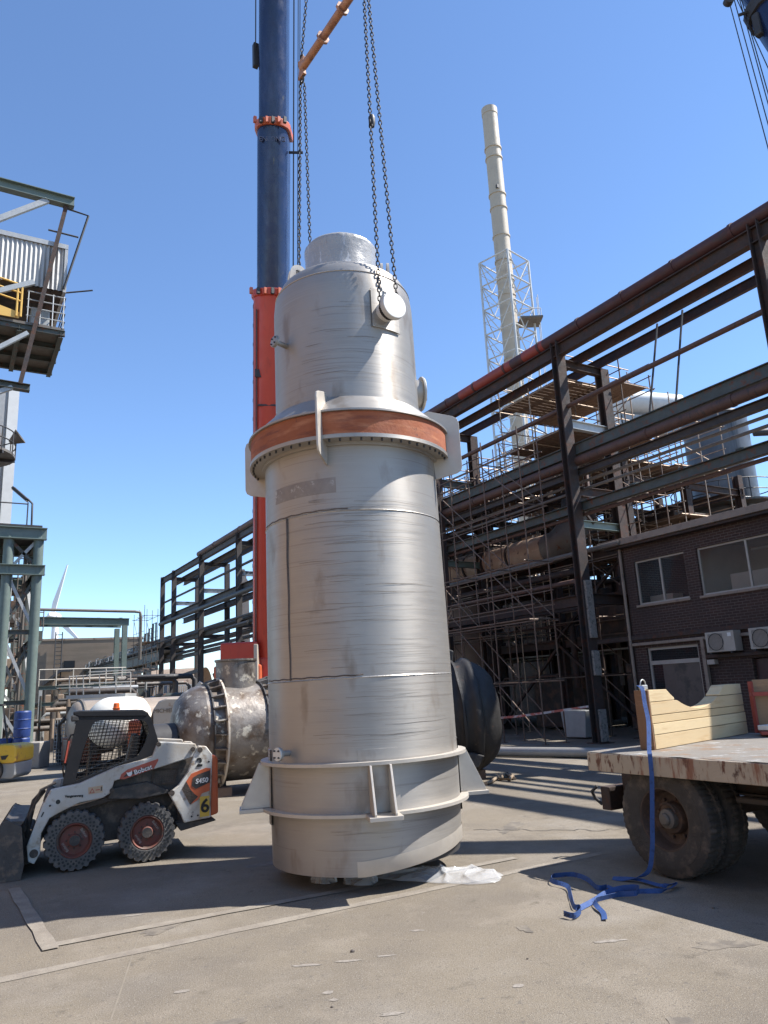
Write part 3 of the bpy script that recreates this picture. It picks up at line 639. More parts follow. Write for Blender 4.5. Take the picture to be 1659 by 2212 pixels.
st = MB().prism([(.28, 1.0), (.72, 1.0), (.80, 1.55), (.70, 1.57), (.60, 1.12), (.28, 1.10)], S(0, 0, .5), LE, Z, LN*.48).build('seat', m_ldark, lt, bevel=.03)
bc = MB().lathe([(.045, 0), (.045, .02), (.055, .022), (.055, .03), (.042, .032), (.040, .085), (.03, .095), (0, .097)], S(.463, 1.905, .45), Z, 20).build('beacon', pm('amber lens', (.75, .16, .03), (.6, .12, .03), 4, .2), lt, 40)
# bucket
bk = MB()
m_bucket = pm('worn bucket steel', (.085, .075, .068), (.055, .05, .046), 4, .6, .3, [((.16, .12, .09), 7, .6, .07), ((.05, .035, .028), 5, .62, .05)], .3, 30)
prof = [(-.575, .66), (-.62, .60), (-.57, .16), (-.60, .03), (-.70, .005), (-1.18, .015), (-1.18, .03), (-.70, .03), (-.63, .06), (-.61, .16), (-.665, .62), (-.78, .70), (-.80, .68)]
b = bk.prism(prof, S(0, 0, -.08), LE, Z, LN*1.66).build('bucket', m_bucket, lt, bevel=.006)
for off in (-.10, 1.58):
    MB().prism([(-.60, .60), (-.55, .16), (-.58, .0), (-1.19, .0), (-1.19, .04), (-.82, .67), (-.74, .685)], S(0, 0, off), LE, Z, LN*.025).build('bucket_side', m_bucket, b, bevel=.004)
MB().prism([(-.63, .55), (-.50, .50), (-.46, .14), (-.58, .10)], S(0, 0, .25), LE, Z, LN*1.0).build('quick_hitch', m_lmud, lt, bevel=.01)
# ------------------------------------------------------------------ flat trailer at the right
TX0, TX1, TY1, TY0, TZ = 6.42, 9.35, 6.60, -6.0, 1.20
tr = thing('flatbed_trailer', 'rusty flatbed trailer with dusty dual tyres at the right edge', 'trailer', (6.6, 5.7, 0))
m_bed = pm('worn deck plate', (.22, .20, .17), (.17, .15, .13), 2.5, .75, .05, [((.20, .13, .08), 3, .60, .06), ((.34, .34, .33), 6, .64, .06)], .5, 60)
m_edge = pm('flaking cream edge', (.40, .33, .25), (.32, .26, .19), 3, .7, 0, [((.22, .10, .06), 3.2, .57, .05, (3.2, 3.2, .5)), ((.12, .05, .03), 6, .60, .04, (2.2, 2.2, .8)), ((.07, .035, .025), 2.5, .66, .03, (2, 2, 1))], .3, 40)
mb = MB(); ny = 90; vs = []; fs = []
for i in range(ny+1):
    y = TY1 + (TY0-TY1)*i/ny; d = .012*math.sin(i*.9)+.010*math.sin(i*2.1+1)
    vs += [V((TX0-.02, y, TZ-.003+d*.4)), V((TX0+.12, y, TZ+.004)), V((TX1, y, TZ+.004))]
mb.add(vs, [(3*i+k, 3*i+k+1, 3*i+k+4, 3*i+k+3) for i in range(ny) for k in (0, 1)])
mb.span((TX0+.02, TY0, TZ-.06), (TX1, TY1-.02, TZ-.001)); mb.build('deck', m_bed, tr)
MB().span((TX0-.03, TY0, TZ-.20), (TX0+.015, TY1, TZ-.006)).build('side_rail', m_edge, tr, bevel=.008)
MB().span((TX0+.02, TY1-.02, TZ-.20), (TX1, TY1+.03, TZ-.004)).build('rear_rail', m_edge, tr, bevel=.008)
MB().span((TX1-.02, TY0, TZ-.20), (TX1+.03, TY1, TZ-.004)).build('side_rail', m_edge, tr, bevel=.008)
for x in (7.15, 8.55): MB().ibeam((x, TY0, .93), (x, TY1-.1, .93), .16, .28).build('chassis_beam', m_blacksteel, tr)
for y in (6.0, 5.0, 3.6, 2.2): MB().span((TX0+.05, y-.05, TZ-.20), (TX1-.05, y+.05, TZ-.065)).build('cross_member', m_rustbeam, tr)
MB().span((6.86, 6.78, .50), (8.9, 6.92, .76)).build('bumper_beam', m_rustbeam, tr, bevel=.01)
for x in (7.15, 8.55): MB().span((x-.06, 6.4, .52), (x+.06, 6.78, .92)).build('bumper_bracket', m_rustbeam, tr)
MB().path([(6.84, 6.95, .76), (6.80, 7.0, .70), (6.86, 7.02, .62), (6.90, 6.95, .55)], .02, 6).build('tow_hook', m_dark, tr, 60)
m_tyre = pm('old truck tyre', (.042, .037, .033), (.06, .052, .045), 5, .9, 0, [((.12, .095, .075), 7, .6, .08)], .6, 45)
m_trim = pm('rusty wheel rim', (.055, .036, .028), (.085, .055, .04), 6, .7, .1, [((.14, .08, .05), 5, .6, .06)], .3, 40)
def twheel(x, y, out=-1, det=True):
    c = V((x, y, .565)); ax = V((out, 0, 0)); r = .565
    def fn(j, a, q, h):
        k = (a/(2*math.pi)*56) % 1
        if 7 <= j <= 12 and k > .55: q -= .014
        if j in (6, 13): q -= .010*(k > .55)
        return q, h
    prof = [(.30, -.10), (.31, -.125), (.36, -.14), (.44, -.145), (.50, -.138), (.535, -.125), (.552, -.118), (.562, -.10), (.566, -.05), (.550, -.045), (.550, .045), (.566, .05), (.562, .10), (.552, .118), (.535, .125), (.50, .138), (.47, .142), (.468, .146), (.44, .147), (.36, .140), (.31, .125), (.30, .10)]
    t = MB().lathe(prof, c, ax, 168, fn=fn).build('wheel', m_tyre, tr, 30)
    rm = MB().lathe([(.302, -.10), (.302, .098), (.318, .112), (.318, .122), (.295, .120), (.283, .10), (.272, .02), (.255, -.03), (.22, -.055), (.16, -.06), (.15, .0), (.14, .015), (0, .02)], c, ax, 48).build('rim', m_trim, t, 30)
    if det:
        u = V((0, 1, 0))
        for k in range(8):
            a = 2*math.pi*(k+.3)/8; p = c + ax*-.062 + (u*math.cos(a)+Z*math.sin(a))*.195
            MB().tube(p, p+ax*.04, .018, 6).build('wheel_nut', m_trim, rm)
        hb = MB().lathe([(.10, 0), (.095, .06), (.062, .075), (.06, .10), (.045, .115), (0, .118)], c + ax*.02, ax, 20).build('hub_cap', m_greypipe, rm, 40)
        MB().path([c+ax*.06+(u*math.cos(R_(q))*.12+Z*math.sin(R_(q))*.15) for q in range(60, 160, 12)], .012, 5).build('brake_line', m_trim, rm, 60)
    return t
twheel(6.63, 5.72); twheel(6.97, 5.72, -1, False); twheel(9.1, 5.72, 1, False); twheel(8.76, 5.72, 1, False)
twheel(6.63, 1.2); twheel(6.97, 1.2, -1, False)
MB().tube((6.9, 5.72, .565), (8.9, 5.72, .565), .09, 12).build('axle', m_trim, tr, 40)
for x in (7.2, 8.5): MB().prism([(-.6, .80), (-.3, .70), (0, .66), (.3, .70), (.6, .80), (.6, .76), (.3, .64), (0, .58), (-.3, .64), (-.6, .76)], (x-.04, 5.72, 0), (0, 1, 0), Z, (.08, 0, 0)).build('leaf_spring', m_blacksteel, tr)
MB().span((6.7, 3.6, .55), (8.2, 4.6, .92)).build('under_box', pm('grey brown box', (.09, .075, .065), None, 3, .7), tr, bevel=.02)
MB().tube((6.75, 2.5, .80), (6.75, 5.0, .80), .03, 8).build('air_pipe', m_blacksteel, tr, 40)
# wooden saddle
SE = V((.9777, .2099, 0)); SN = V((-.2099, .9777, 0)); SO = V((6.89, 6.04, TZ+.006))
sd = thing('wooden_saddle', 'pale timber cradle block with a curved notch standing on the trailer deck', 'cradle', SO)
def wood(name, c1, c2, c3):
    m = pm(name, c1, c2, 1.3, .8, 0, [(c3, 2.0, .60, .05, (1, 1, 9)), ((.30, .17, .08), 3.2, .74, .02, (1, 1, 1.3)), (tuple(x*.9 for x in c1), 7, .5, .12, (.35, .35, 8))], .25, 60)
    return m
wmats = [wood('pine plank', (.62, .47, .27), (.54, .39, .21), (.50, .34, .17)), wood('pale pine plank', (.68, .53, .31), (.60, .46, .26), (.52, .37, .20)), wood('yellow pine plank', (.60, .45, .25), (.52, .38, .20), (.64, .49, .28))]
TOPL = [(-.007, .643), (.40, .638)] + [(.40+.075*k, 1.673-(1.28**2-(.40+.075*k-1.15)**2)**.5) for k in range(1, 20)] + [(1.90, .640), (2.371, .638)]
def topz(x):
    for (a, b), (c, d) in zip(TOPL, TOPL[1:]):
        if a <= x <= c: return b + (d-b)*(x-a)/(c-a)
    return .64
rows = [(0, .155), (.155, .275), (.275, .365), (.365, .51), (.51, .65)]
for k, (z0, z1) in enumerate(rows):
    z0 += .0035; z1 -= .0035; n = 60; runs = []; cur = None
    for i in range(n+1):
        x = -.0 + 2.40*i/n; t = min(topz(min(max(x, 0), 2.371)), z1)
        if t > z0 + .012:
            cur = (cur or []) + [(x, t)]
        elif cur: runs.append(cur); cur = None
    if cur: runs.append(cur)
    for rr in runs:
        if len(rr) < 2: continue
        j = random.uniform(-.006, .006)
        poly = [(rr[0][0], z0), (rr[-1][0], z0)] + rr[::-1]
        MB().prism(poly, SO + SN*j, SE, Z, SN*.17).build('timber', wmats[k % 3], sd, bevel=.003)
m_endw = wood('brown end timber', (.22, .115, .06), (.16, .08, .042), (.27, .15, .085))  # end board is darker and browner than the planks
MB().prism([(0, 0), (.17, 0), (.17, .643), (0, .643)], SO - SE*.028, SN, Z, SE*.025).build('end_board', m_endw, sd, bevel=.003)
# blue strap
m_blue = pm('blue webbing', (.030, .080, .24), (.022, .062, .19), 9, .7, 0, [((.018, .045, .14), 20, .6, .05)], .3, 90)
def ribbon(mb, pts, wd, nrm=None, tk=.0035, sub=6):
    P = [V(p) for p in pts]; Q = []
    for i in range(len(P)-1):
        a = P[max(i-1, 0)]; b = P[i]; c = P[i+1]; d = P[min(i+2, len(P)-1)]
        for k in range(sub):
            t = k/sub; Q.append(.5*((2*b)+(c-a)*t+(2*a-5*b+4*c-d)*t*t+(3*b-a-3*c+d)*t**3))
    Q.append(P[-1]); vs = []; n = len(Q)
    for i, p in enumerate(Q):
        t = (Q[min(i+1, n-1)]-Q[max(i-1, 0)]).normalized(); f = i/(n-1)*(len(P)-1); k = min(int(f), len(P)-2); q = f-k
        s = (V(nrm[k]).lerp(V(nrm[k+1]), q)); s = (s - t*s.dot(t)).normalized(); u = t.cross(s)
        vs += [p+s*wd/2+u*tk/2, p-s*wd/2+u*tk/2, p-s*wd/2-u*tk/2, p+s*wd/2-u*tk/2]
    fs = [(4*i+k, 4*i+(k+1) % 4, 4*i+4+(k+1) % 4, 4*i+4+k) for i in range(n-1) for k in range(4)] + [(3, 2, 1, 0), (4*n-4, 4*n-3, 4*n-2, 4*n-1)]
    return mb.add(vs, fs)
def gp(x, y, z=0.):             # ground point seen at a place in the picture
    d = FWD*FPX + RGT*(x-W_/2) - UPV*(y-H_/2); return EYE + d*((z-HGT)/d.z)
SV = V((.70, -.70, .1))
sp = thing('ratchet_strap', 'blue webbing strap hanging from the wooden cradle and coiled on the asphalt', 'strap', gp(1390, 1890))
drop = [SO + SN*.13 + SE*.02 + Z*.70, SO + SN*.04 - SE*.06 + Z*.66, SO - SE*.17 - SN*.03 + Z*.5, V((6.62, 5.86, 1.52)), V((6.40, 5.70, 1.26)), V((6.355, 5.66, 1.20)), V((6.34, 5.66, .98)), V((6.30, 5.68, .62)), V((6.26, 5.70, .30)), V((6.22, 5.76, .10)), gp(1352, 1900, .02), gp(1325, 1897, .015), gp(1375, 1899, .03), gp(1430, 1913, .03), gp(1459, 1908, .035), gp(1440, 1922, .025), gp(1395, 1925, .02), gp(1340, 1924, .02), gp(1310, 1914, .02)]
nr = [SV]*10 + [V((.8, -.5, .3))]*9
ribbon(MB(), drop, .050, nr).build('webbing', m_blue, sp) if False else None
b1 = MB(); ribbon(b1, drop, .044, nr); b1.build('webbing', m_blue, sp)
loop = [gp(1310, 1916, .02), gp(1290, 1917, .03), gp(1268, 1899, .045), gp(1240, 1889, .045), gp(1210, 1890, .045), gp(1192, 1893, .04), gp(1193, 1903, .04), gp(1225, 1914, .035), gp(1232, 1935, .03), gp(1240, 1958, .03), gp(1252, 1960, .03), gp(1254, 1968, .032), gp(1240, 1978, .034), gp(1218, 1973, .036)]
b2 = MB(); ribbon(b2, loop, .046, [V((.1, -.1, 1)), V((.1, -.1, 1))] + [V((.25, -.4, .9))]*5 + [V((.8, .3, .45)), V((.8, .3, .45)), V((.6, .3, .7)), V((.1, -.2, 1)), V((0, 0, 1)), V((0, 0, 1)), V((0, 0, 1))]); b2.build('webbing', m_blue, sp)
loop2 = [gp(1252, 1962, .02), gp(1285, 1944, .025), gp(1312, 1927, .03), gp(1345, 1918, .05), gp(1378, 1917, .06), gp(1374, 1929, .05), gp(1340, 1932, .03), gp(1302, 1940, .03), gp(1284, 1946, .035), gp(1290, 1958, .03), gp(1303, 1972, .02), gp(1306, 1986, .015)]
b3 = MB(); ribbon(b3, loop2, .046, [V((.7, .5, .3))]*3 + [V((.2, 0, 1))]*3 + [V((.1, -.3, 1))]*2 + [V((.6, -.1, .7)), V((.8, .2, .3)), V((.9, .2, .2)), V((.9, .1, .1))]); b3.build('webbing', m_blue, sp)
q0 = gp(1241, 1979, .030); q1 = gp(1222, 1975, .034)
text_mb('SONAX', .036, (q0+q1)/2 + (q1-q0).cross(Z).normalized()*-.006 + FH*-.006, q0-q1, Z, .002).build('strap_lettering', m_dtext, sp)
MB().path([SO + SN*.10 + SE*.07 + Z*(.70+.06*math.sin(R_(q))) + SE*.06*math.cos(R_(q)) for q in range(0, 360, 30)], .007, 6, True).build('buckle_ring', m_lightsteel, sp, 60)
MB().box(SO + SN*.08 + SE*.03 + Z*.675, (.09, .06, .05)).build('ratchet', m_lightsteel, sp, bevel=.008)
# red framed wooden crate further along the deck
CR = V((9.0, 5.2, TZ+.008))
cr = thing('tool_crate', 'upright plywood panels in a red steel frame on the trailer deck behind the timber cradle', 'crate', CR)
CD = V((.9, .2, 0)).normalized(); CN = V((-.2, .9, 0)).normalized(); C0 = V((8.82, 5.72, TZ+.008))
C0 = V((9.08, 6.28, TZ+.03)); CD = V((.62, -.78, 0)); CN = V((.78, .62, 0))
m_ply = wood('weathered plywood', (.34, .23, .13), (.26, .17, .10), (.20, .13, .08))
for k in range(3):
    MB().prism([(0, .04), (.29, .04), (.29, .66-.03*(k % 2)), (0, .66)], C0 + CD*(.02+.36*k) + CN*.06, CD, Z, CN*.03).build('plywood_panel', m_ply, cr, bevel=.003)
for k in range(4): MB().beam(C0 + CD*(-.01+.36*k), C0 + CD*(-.01+.36*k) + Z*.64, .045, .045).build('frame_post', m_redpaint, cr)
for z in (.03, .48): MB().beam(C0 - CD*.04 + Z*z, C0 + CD*1.12 + Z*z, .045, .05).build('frame_rail', m_redpaint, cr)
MB().prism([(0, 0), (1.1, 0), (1.1, -.42), (0, -.42)], C0 + Z*.0, CD, CN, Z*.04).build('crate_base', m_redpaint, cr, bevel=.004)
MB().box(C0 + CD*.15 - CN*.22 + Z*.08, (.30, .2, .06)).build('white_block', m_white, cr, bevel=.008)
# ------------------------------------------------------------------ pipe rack along the right
RX = 18.27; IX = 20.4
def zz(z, x=18.55): return 2 + (z-2)*x/RX
rk = thing('pipe_rack', 'long rusty steel pipe rack with columns and beams in front of the brick building', 'pipe rack', (RX, 18.2, 0))
m_casing = pm('crumbling concrete casing', (.30, .27, .24), (.20, .18, .16), 9, .95, 0, [((.10, .085, .07), 14, .58, .06)], .9, 45)
def column(x, y, h, mat, root, casing=True):
    c = MB().ibeam((x, y, 0), (x, y, h), .40, .30, up=(0, 1, 0), t=.03).build('column', mat, root)
    MB().box((x, y, .015), (.62, .6, .03)).build('base_plate', mat, c)
    if casing:
        for z0, z1 in ((.05, 1.05), (2.1, 2.9), (3.3, 5.2)):
            MB().box((x+.03, y-.155+.003, (z0+z1)/2), (.30, .16, z1-z0)).build('concrete_casing', m_casing, c, bevel=.02)
    return c
NEARY = [-13.6, -5.6, 2.4, 10.35, 18.2, 26.3, 34.2]
for y in NEARY: column(RX, y, 13.85 if y > 0 else 13.8, m_rustbeam, rk, y == 18.2)
for y in (18.2, 26.3, 34.2): column(IX, y, 13.15, m_rustbeam, rk, False)
Y0, Y1 = -16.0, 38.0
def lb_(x, z, w, h, mat, name='longitudinal_beam', root=rk, a=Y0, b=Y1):
    return MB().ibeam((x, a, z), (x, b, z), w, h).build(name, mat, root)
lb_(RX, 13.50, .26, .46, m_rustbeam); lb_(19.15, 13.29, .13, .34, m_rustbeam); lb_(20.25, 13.36, .13, .34, m_rustbeam)
for x, w in ((18.50, .2), (18.78, .2)): lb_(x, zz(9.66), w, .40, m_greenold)
lb_(18.60, zz(8.86), .24, .26, m_blacksteel)
lb_(18.55, zz(7.66), .26, .32, m_greenold); lb_(IX, 4.7, .2, .3, m_rustbeam, a=18, b=38)
MB().ibeam((RX-.02, 18.35, 4.58), (RX-.02, 38, 4.5), .26, .36).build('longitudinal_beam', m_rustbeam, rk)
for i in range(11):
    y = 17.6-1.9*i; MB().prism([(-.16, 0), (.2, 0), (.2, .10), (-.16, .04)], (18.55, y, zz(7.66)+.162), (1, 0, 0), Z, (0, .18, 0)).build('pipe_bracket', m_greenold, rk)
for y in (10.35, 18.2, 26.3, 34.2):
    MB().ibeam((RX+.16, y, 13.05), (IX, y, 13.02), .2, .30).build('cross_beam', m_rustbeam, rk)
    cb = MB().ibeam((RX+.16, y, 10.75), (IX+.1, y, 10.72), .2, .32).build('cross_beam', m_lightsteel if y in (18.2,) else m_greenold, rk)
    MB().ibeam((RX+.16, y, 8.3), (IX+.1, y, 8.3), .2, .34).build('cross_beam', m_rustbeam, rk)
    MB().ibeam((RX+.16, y, 7.15), (IX+.3, y, 7.12), .2, .26).build('cross_beam', m_green, rk)
    MB().ibeam((RX+.16, y, 4.6), (IX, y, 4.6), .24, .34).build('cross_beam', m_rustbeam, rk) if y > 11 else None
    if y > 11:
        MB().beam((RX+.1, y, 8.0), (RX+.8, y, 7.2), .08, .08).build('knee_brace', m_rustbeam, rk)
for y in (2.4, -5.6, -13.6): MB().ibeam((RX+.16, y, 13.05), (IX, y, 13.02), .2, .30).build('cross_beam', m_rustbeam, rk)
for (y) in (13.9, 14.9, 30.5): MB().tube((18.6, y, 9.95), (19.6 if y < 20 else 18.6, y+.0, 13.3), .035, 6).build('hanger_rod', m_dark, rk)
# the pipes lying on the rack
def pipe(name, a, b, r, mat, label, n=14, joints=(), jm=None, grp='pipes running along the rack'):
    t = thing(name, label, 'pipe', V(a), grp); MB().tube(a, b, r, n).build('pipe_run', mat, t, 40)
    d = (V(b)-V(a)).normalized()
    for y in joints:
        f = (y-a[1])/(b[1]-a[1]); p = V(a).lerp(V(b), f); MB().tube(p-d*.05, p+d*.05, r*1.12, n).build('pipe_joint', jm or mat, t, 40)
    return t
tp = pipe('rack_pipe', (RX, -16, 14.0), (RX, 38, 14.0), .215, m_redpipe, 'dark red pipe lying along the very top of the near pipe rack', 18, [x*2.0+1 for x in range(-4, 18)])
for a, b in ((18.75, 19.9), (20.6, 24.0)):
    MB().tube((RX, a, 14.0), (RX, b, 14.0), .219, 18).build('primer_patch', m_redpaint, tp, 40)
pipe('rack_pipe', (18.35, -16, 11.36), (18.35, 38, 11.36), .085, m_brownpipe, 'thin bare pipe crossing the open sky in the middle of the near rack', 10, (10.3, 18.2, 26.2))
pipe('rack_pipe', (18.52, -16, zz(9.25)), (18.52, 38, zz(9.25)), .175, m_brownpipe, 'thick brown pipe slung under the double beams of the near rack', 16, (6, 9, 12, 15, 21, 24))
pipe('rack_pipe', (18.80, -16, zz(8.58)), (18.80, 38, zz(8.58)), .055, m_greypipe, 'thin grey pipe just under the thick brown pipe of the near rack', 8)
pipe('rack_pipe', (18.75, -16, zz(8.30)), (18.75, 38, zz(8.30)), .055, m_greypipe, 'lower of the two thin grey pipes under the thick brown pipe', 8)
pipe('rack_pipe', (18.62, -16, zz(7.40)), (18.62, 38, zz(7.40)), .065, m_brownpipe, 'thin brown pipe below the green beam above the brick building roof', 8)
pipe('rack_pipe', (18.9, 17, 6.3), (18.9, 38, 6.25), .09, m_greypipe, 'grey pipe inside the scaffold below the green beam level', 8)
# far part of the rack, left of the hanging vessel
fr = thing('pipe_rack', 'dark far stretch of the pipe rack left of the crane boom', 'pipe rack', (RX, 60, 0))
for y in (44.2, 52.4, 61.8, 70.6, 74.9):
    column(RX, y, 13.9, m_blacksteel, fr, False)
for y in (44.2, 52.4, 61.8, 70.6): column(IX+.1, y, 13.15, m_blacksteel, fr, False)
A, B = 38.2, 75.0
lb_(RX, 13.55, .3, .5, m_blacksteel, root=fr, a=A, b=B); lb_(19.3, 13.2, .26, .42, m_blacksteel, root=fr, a=A, b=B); lb_(20.4, 13.4, .26, .46, m_blacksteel, root=fr, a=A, b=B)
lb_(18.55, 9.75, .4, .5, m_blacksteel, root=fr, a=A, b=B); lb_(18.55, 7.2, .35, .35, m_blacksteel, root=fr, a=A, b=B); lb_(IX, 7.0, .3, .3, m_blacksteel, root=fr, a=A, b=B); lb_(IX, 9.6, .3, .5, m_blacksteel, root=fr, a=A, b=B)
lb_(18.55, 5.75, .3, .3, m_blacksteel, root=fr, a=52, b=B)
m_stripe = pm('pale lattice paint', (.45, .45, .44), (.32, .32, .31), 3, .5, 0, [((.06, .06, .065), .8, .52, .02)])
for y in (44.2, 52.4, 61.8, 70.6):
    for z in (13.05, 10.8): MB().ibeam((RX, y, z), (IX, y, z), .24, .34).build('cross_beam', m_stripe if z < 11 else m_blacksteel, fr)
    MB().ibeam((RX, y, 7.0), (IX, y, 7.0), .24, .3).build('cross_beam', m_blacksteel, fr)
MB().ibeam((RX, 74.9, 13.8), (IX, 74.9, 13.8), .24, .3).build('cross_beam', m_blacksteel, fr)
MB().beam((RX, 61.8, 4.3), (RX, 70.6, 3.9), .2, .3).build('longitudinal_beam', m_blacksteel, fr)
MB().beam((RX, 70.6, 3.9), (RX, 74.9, 3.6), .2, .3).build('longitudinal_beam', m_blacksteel, fr)
# splayed plate legs with cut-outs
for (x, y) in ((21.5, 61.0), (23.5, 66)):
    MB().ringplate([(-1.5, 0), (1.5, 0), (.55, 12.6), (-.55, 12.6)], [(-.8, .6), (.8, .6), (.5, 4.5), (-.5, 4.5)], (x, y, 0), (.6, .8, 0), Z, (.2, -.15, 0), 40).build('splayed_leg', m_blacksteel, fr)
pipe('rack_pipe', (RX, 38.2, 14.02), (RX, 62.5, 14.02), .24, m_brownpipe, 'thick brown pipe on top of the far rack, ending with a bend', 16, (45, 52, 58), grp='pipes on the far rack')
pipe('rack_pipe', (18.4, 38.2, 11.36), (18.4, 75.3, 11.36), .10, m_blacksteel, 'thin dark pipe crossing the sky halfway up the far rack', 8, (52, 62), grp='pipes on the far rack')
pipe('rack_pipe', (18.2, 38.2, 9.3), (18.2, 75.3, 9.3), .2, m_dark, 'thick dark pipe under the middle beam of the far rack', 10, grp='pipes on the far rack')
for k, (x, z, r) in enumerate(((18.1, 7.55, .09), (18.9, 7.6, .13), (19.5, 6.7, .16), (20.6, 6.6, .1), (19.1, 6.2, .12))):
    pipe('rack_pipe', (x, 38.2, z), (x, 76, z), r, m_dark if k % 2 else m_blacksteel, ['thin dark pipe on the lower front edge of the far rack', 'dark pipe just above the lower beam of the far rack', 'dark pipe slung below the lower beams of the far rack', 'slim dark pipe at the back of the far rack', 'lowest dark pipe of the far rack'][k], 8, grp='pipes on the far rack')
MB().path([(18.1, 50, 7.0), (18.1, 54.5, 7.0), (18.1, 54.5, 5.0), (18.1, 48.5, 5.0), (18.1, 48.5, 6.6)], .16, 4).build('pipe_loop_frame', m_dark, fr)
# low pipe bridge with stepped handrails beyond the rack
br = thing('pipe_bridge', 'long grey green pipe bridge with stepped handrail running away to the left', 'pipe bridge', (18.3, 110, 0))
MB().ibeam((18.3, 76, 6.3), (18.3, 152, 6.3), .5, 1.0).build('bridge_girder', m_greenold, br)
MB().ibeam((20.6, 76, 6.35), (20.6, 152, 6.35), .5, .9).build('bridge_girder', m_greenold, br)
MB().span((18.3, 76, 6.82), (20.6, 152, 6.88)).build('bridge_deck', m_dark, br)
for i in range(26):
    y = 77+2.95*i; MB().beam((18.2, y, 6.8), (18.2, y, 7.75), .09, .09).build('handrail_post', m_greenold, br)
    pts = [(18.2, y, 7.7+.25*(i % 2)), (18.2, y+1.5, 7.7+.25*(i % 2)), (18.2, y+1.5, 7.2), (18.2, y+2.95, 7.2)]
    MB().path(pts, .06, 4).build('handrail', m_lightsteel if i % 3 else m_greenold, br)
for i, (x, z, r) in enumerate(((18.7, 7.2, .2), (19.4, 7.3, .26), (20.1, 7.15, .2))):
    MB().tube((x, 76, z), (x, 152, z), r, 8).build('bridge_pipe', m_greenold if i != 1 else m_dark, br, 40)
for k in range(9):
    z = 7.1+.24*(k % 5)+.15*random.random(); x = 18.2+.28*k; e = random.choice((92, 104, 118, 130))
    MB().path([(x, 76, z), (x, e, z), (x, e+.6, z-.2), (x, e+.8, z-.9), (x, e+.8, 6.9)], random.choice((.10, .14, .2)), 7).build('bridge_pipe', random.choice((m_dark, m_blacksteel, m_greenold)), br, 60)
for k in range(7):
    y = 76.6+1.7*k; MB().path([(18.1, y, 6.9), (18.1, y, 9.6-.36*k), (18.1, y+1.2, 9.6-.36*k), (18.1, y+1.2, 6.9)], .09, 5).build('pipe_loop', m_dark, br, 60)
MB().ibeam((18.2, 76, 5.2), (18.2, 118, 5.2), .3, .5).build('bridge_girder', m_dark, br)
for y in (80, 92, 104, 116, 128, 140, 151):
    for x in (18.3, 20.6): MB().ibeam((x, y, 0), (x, y, 5.95), .35, .35, up=(0, 1, 0)).build('support_column', m_lightsteel if y < 90 else m_greenold, br)
MB().path([(18.3, 80, 5.9), (18.3, 81.2, 5.9), (18.3, 82.0, 5.2), (18.3, 82.1, 4)], .12, 6).build('drain_pipe', m_dark, br, 60)
# ------------------------------------------------------------------ brick office building at the right
BX = 19.3; BY1 = 17.27; BY0 = -9.0; BZ = 6.28
def brick():
    m = bpy.data.materials.new('dark red brick'); m.use_nodes = True; nt = m.node_tree; L = nt.links.new; b = nt.nodes['Principled BSDF']; b.inputs['Roughness'].default_value = .9
    tc = _n(nt, 'ShaderNodeTexCoord'); ge = _n(nt, 'ShaderNodeNewGeometry'); sx = _n(nt, 'ShaderNodeSeparateXYZ'); L(ge.outputs['Position'], sx.inputs[0])
    ad = _n(nt, 'ShaderNodeMath', operation='ADD'); L(sx.outputs[0], ad.inputs[0]); L(sx.outputs[1], ad.inputs[1])
    cx = _n(nt, 'ShaderNodeCombineXYZ'); L(ad.outputs[0], cx.inputs[0]); L(sx.outputs[2], cx.inputs[1])
    br = _n(nt, 'ShaderNodeTexBrick'); L(cx.outputs[0], br.inputs['Vector'])
    br.inputs['Color1'].default_value = (.062, .030, .022, 1); br.inputs['Color2'].default_value = (.040, .022, .018, 1); br.inputs['Mortar'].default_value = (.115, .088, .072, 1)
    br.inputs['Scale'].default_value = 1; br.inputs['Brick Width'].default_value = .24; br.inputs['Row Height'].default_value = .08; br.inputs['Mortar Size'].default_value = .009; br.inputs['Bias'].default_value = .1
    n = _n(nt, 'ShaderNodeTexNoise'); n.inputs['Scale'].default_value = .8; n.inputs['Detail'].default_value = 5; L(ge.outputs['Position'], n.inputs['Vector'])
    mr = _n(nt, 'ShaderNodeMapRange'); mr.inputs['From Min'].default_value = .35; mr.inputs['From Max'].default_value = .7; mr.inputs['To Max'].default_value = .75; L(n.outputs[0], mr.inputs[0])
    mx = _n(nt, 'ShaderNodeMix', data_type='RGBA'); L(mr.outputs[0], mx.inputs[0]); L(br.outputs[0], mx.inputs[6]); mx.inputs[7].default_value = (.034, .023, .02, 1); L(mx.outputs[2], b.inputs['Base Color'])
    bp = _n(nt, 'ShaderNodeBump'); bp.inputs['Strength'].default_value = .5; bp.inputs['Distance'].default_value = .01; bp.invert = True; L(br.outputs['Fac'], bp.inputs['Height']); L(bp.outputs[0], b.inputs['Normal'])
    return m
m_brick = brick()
m_trimc = pm('grimy cream trim', (.27, .21, .16), (.20, .155, .12), 3, .6, 0, [((.14, .10, .08), 4, .62, .07)], .2, 30)
m_wframe = pm('window frame paint', (.38, .34, .29), (.31, .28, .24), 4, .5)
m_room = pm('office interior', (.42, .33, .25), (.34, .27, .205), 1.5, .8)
m_pane = bpy.data.materials.new('window glass'); m_pane.use_nodes = True
_b = m_pane.node_tree.nodes['Principled BSDF']; _b.inputs['Base Color'].default_value = (.10, .10, .10, 1); _b.inputs['Roughness'].default_value = .03; _b.inputs['Alpha'].default_value = .16; _b.inputs['Specular IOR Level'].default_value = .14
bd = thing('brick_building', 'dark red brick two storey office building with wide eaves and large windows', 'building', (BX, 13, 0))
WINS = [(14.92, 16.88, 4.24, 5.66), (11.30, 14.48, 4.24, 5.66), (6.4, 10.2, 4.24, 5.66), (1.6, 5.4, 4.24, 5.66)]
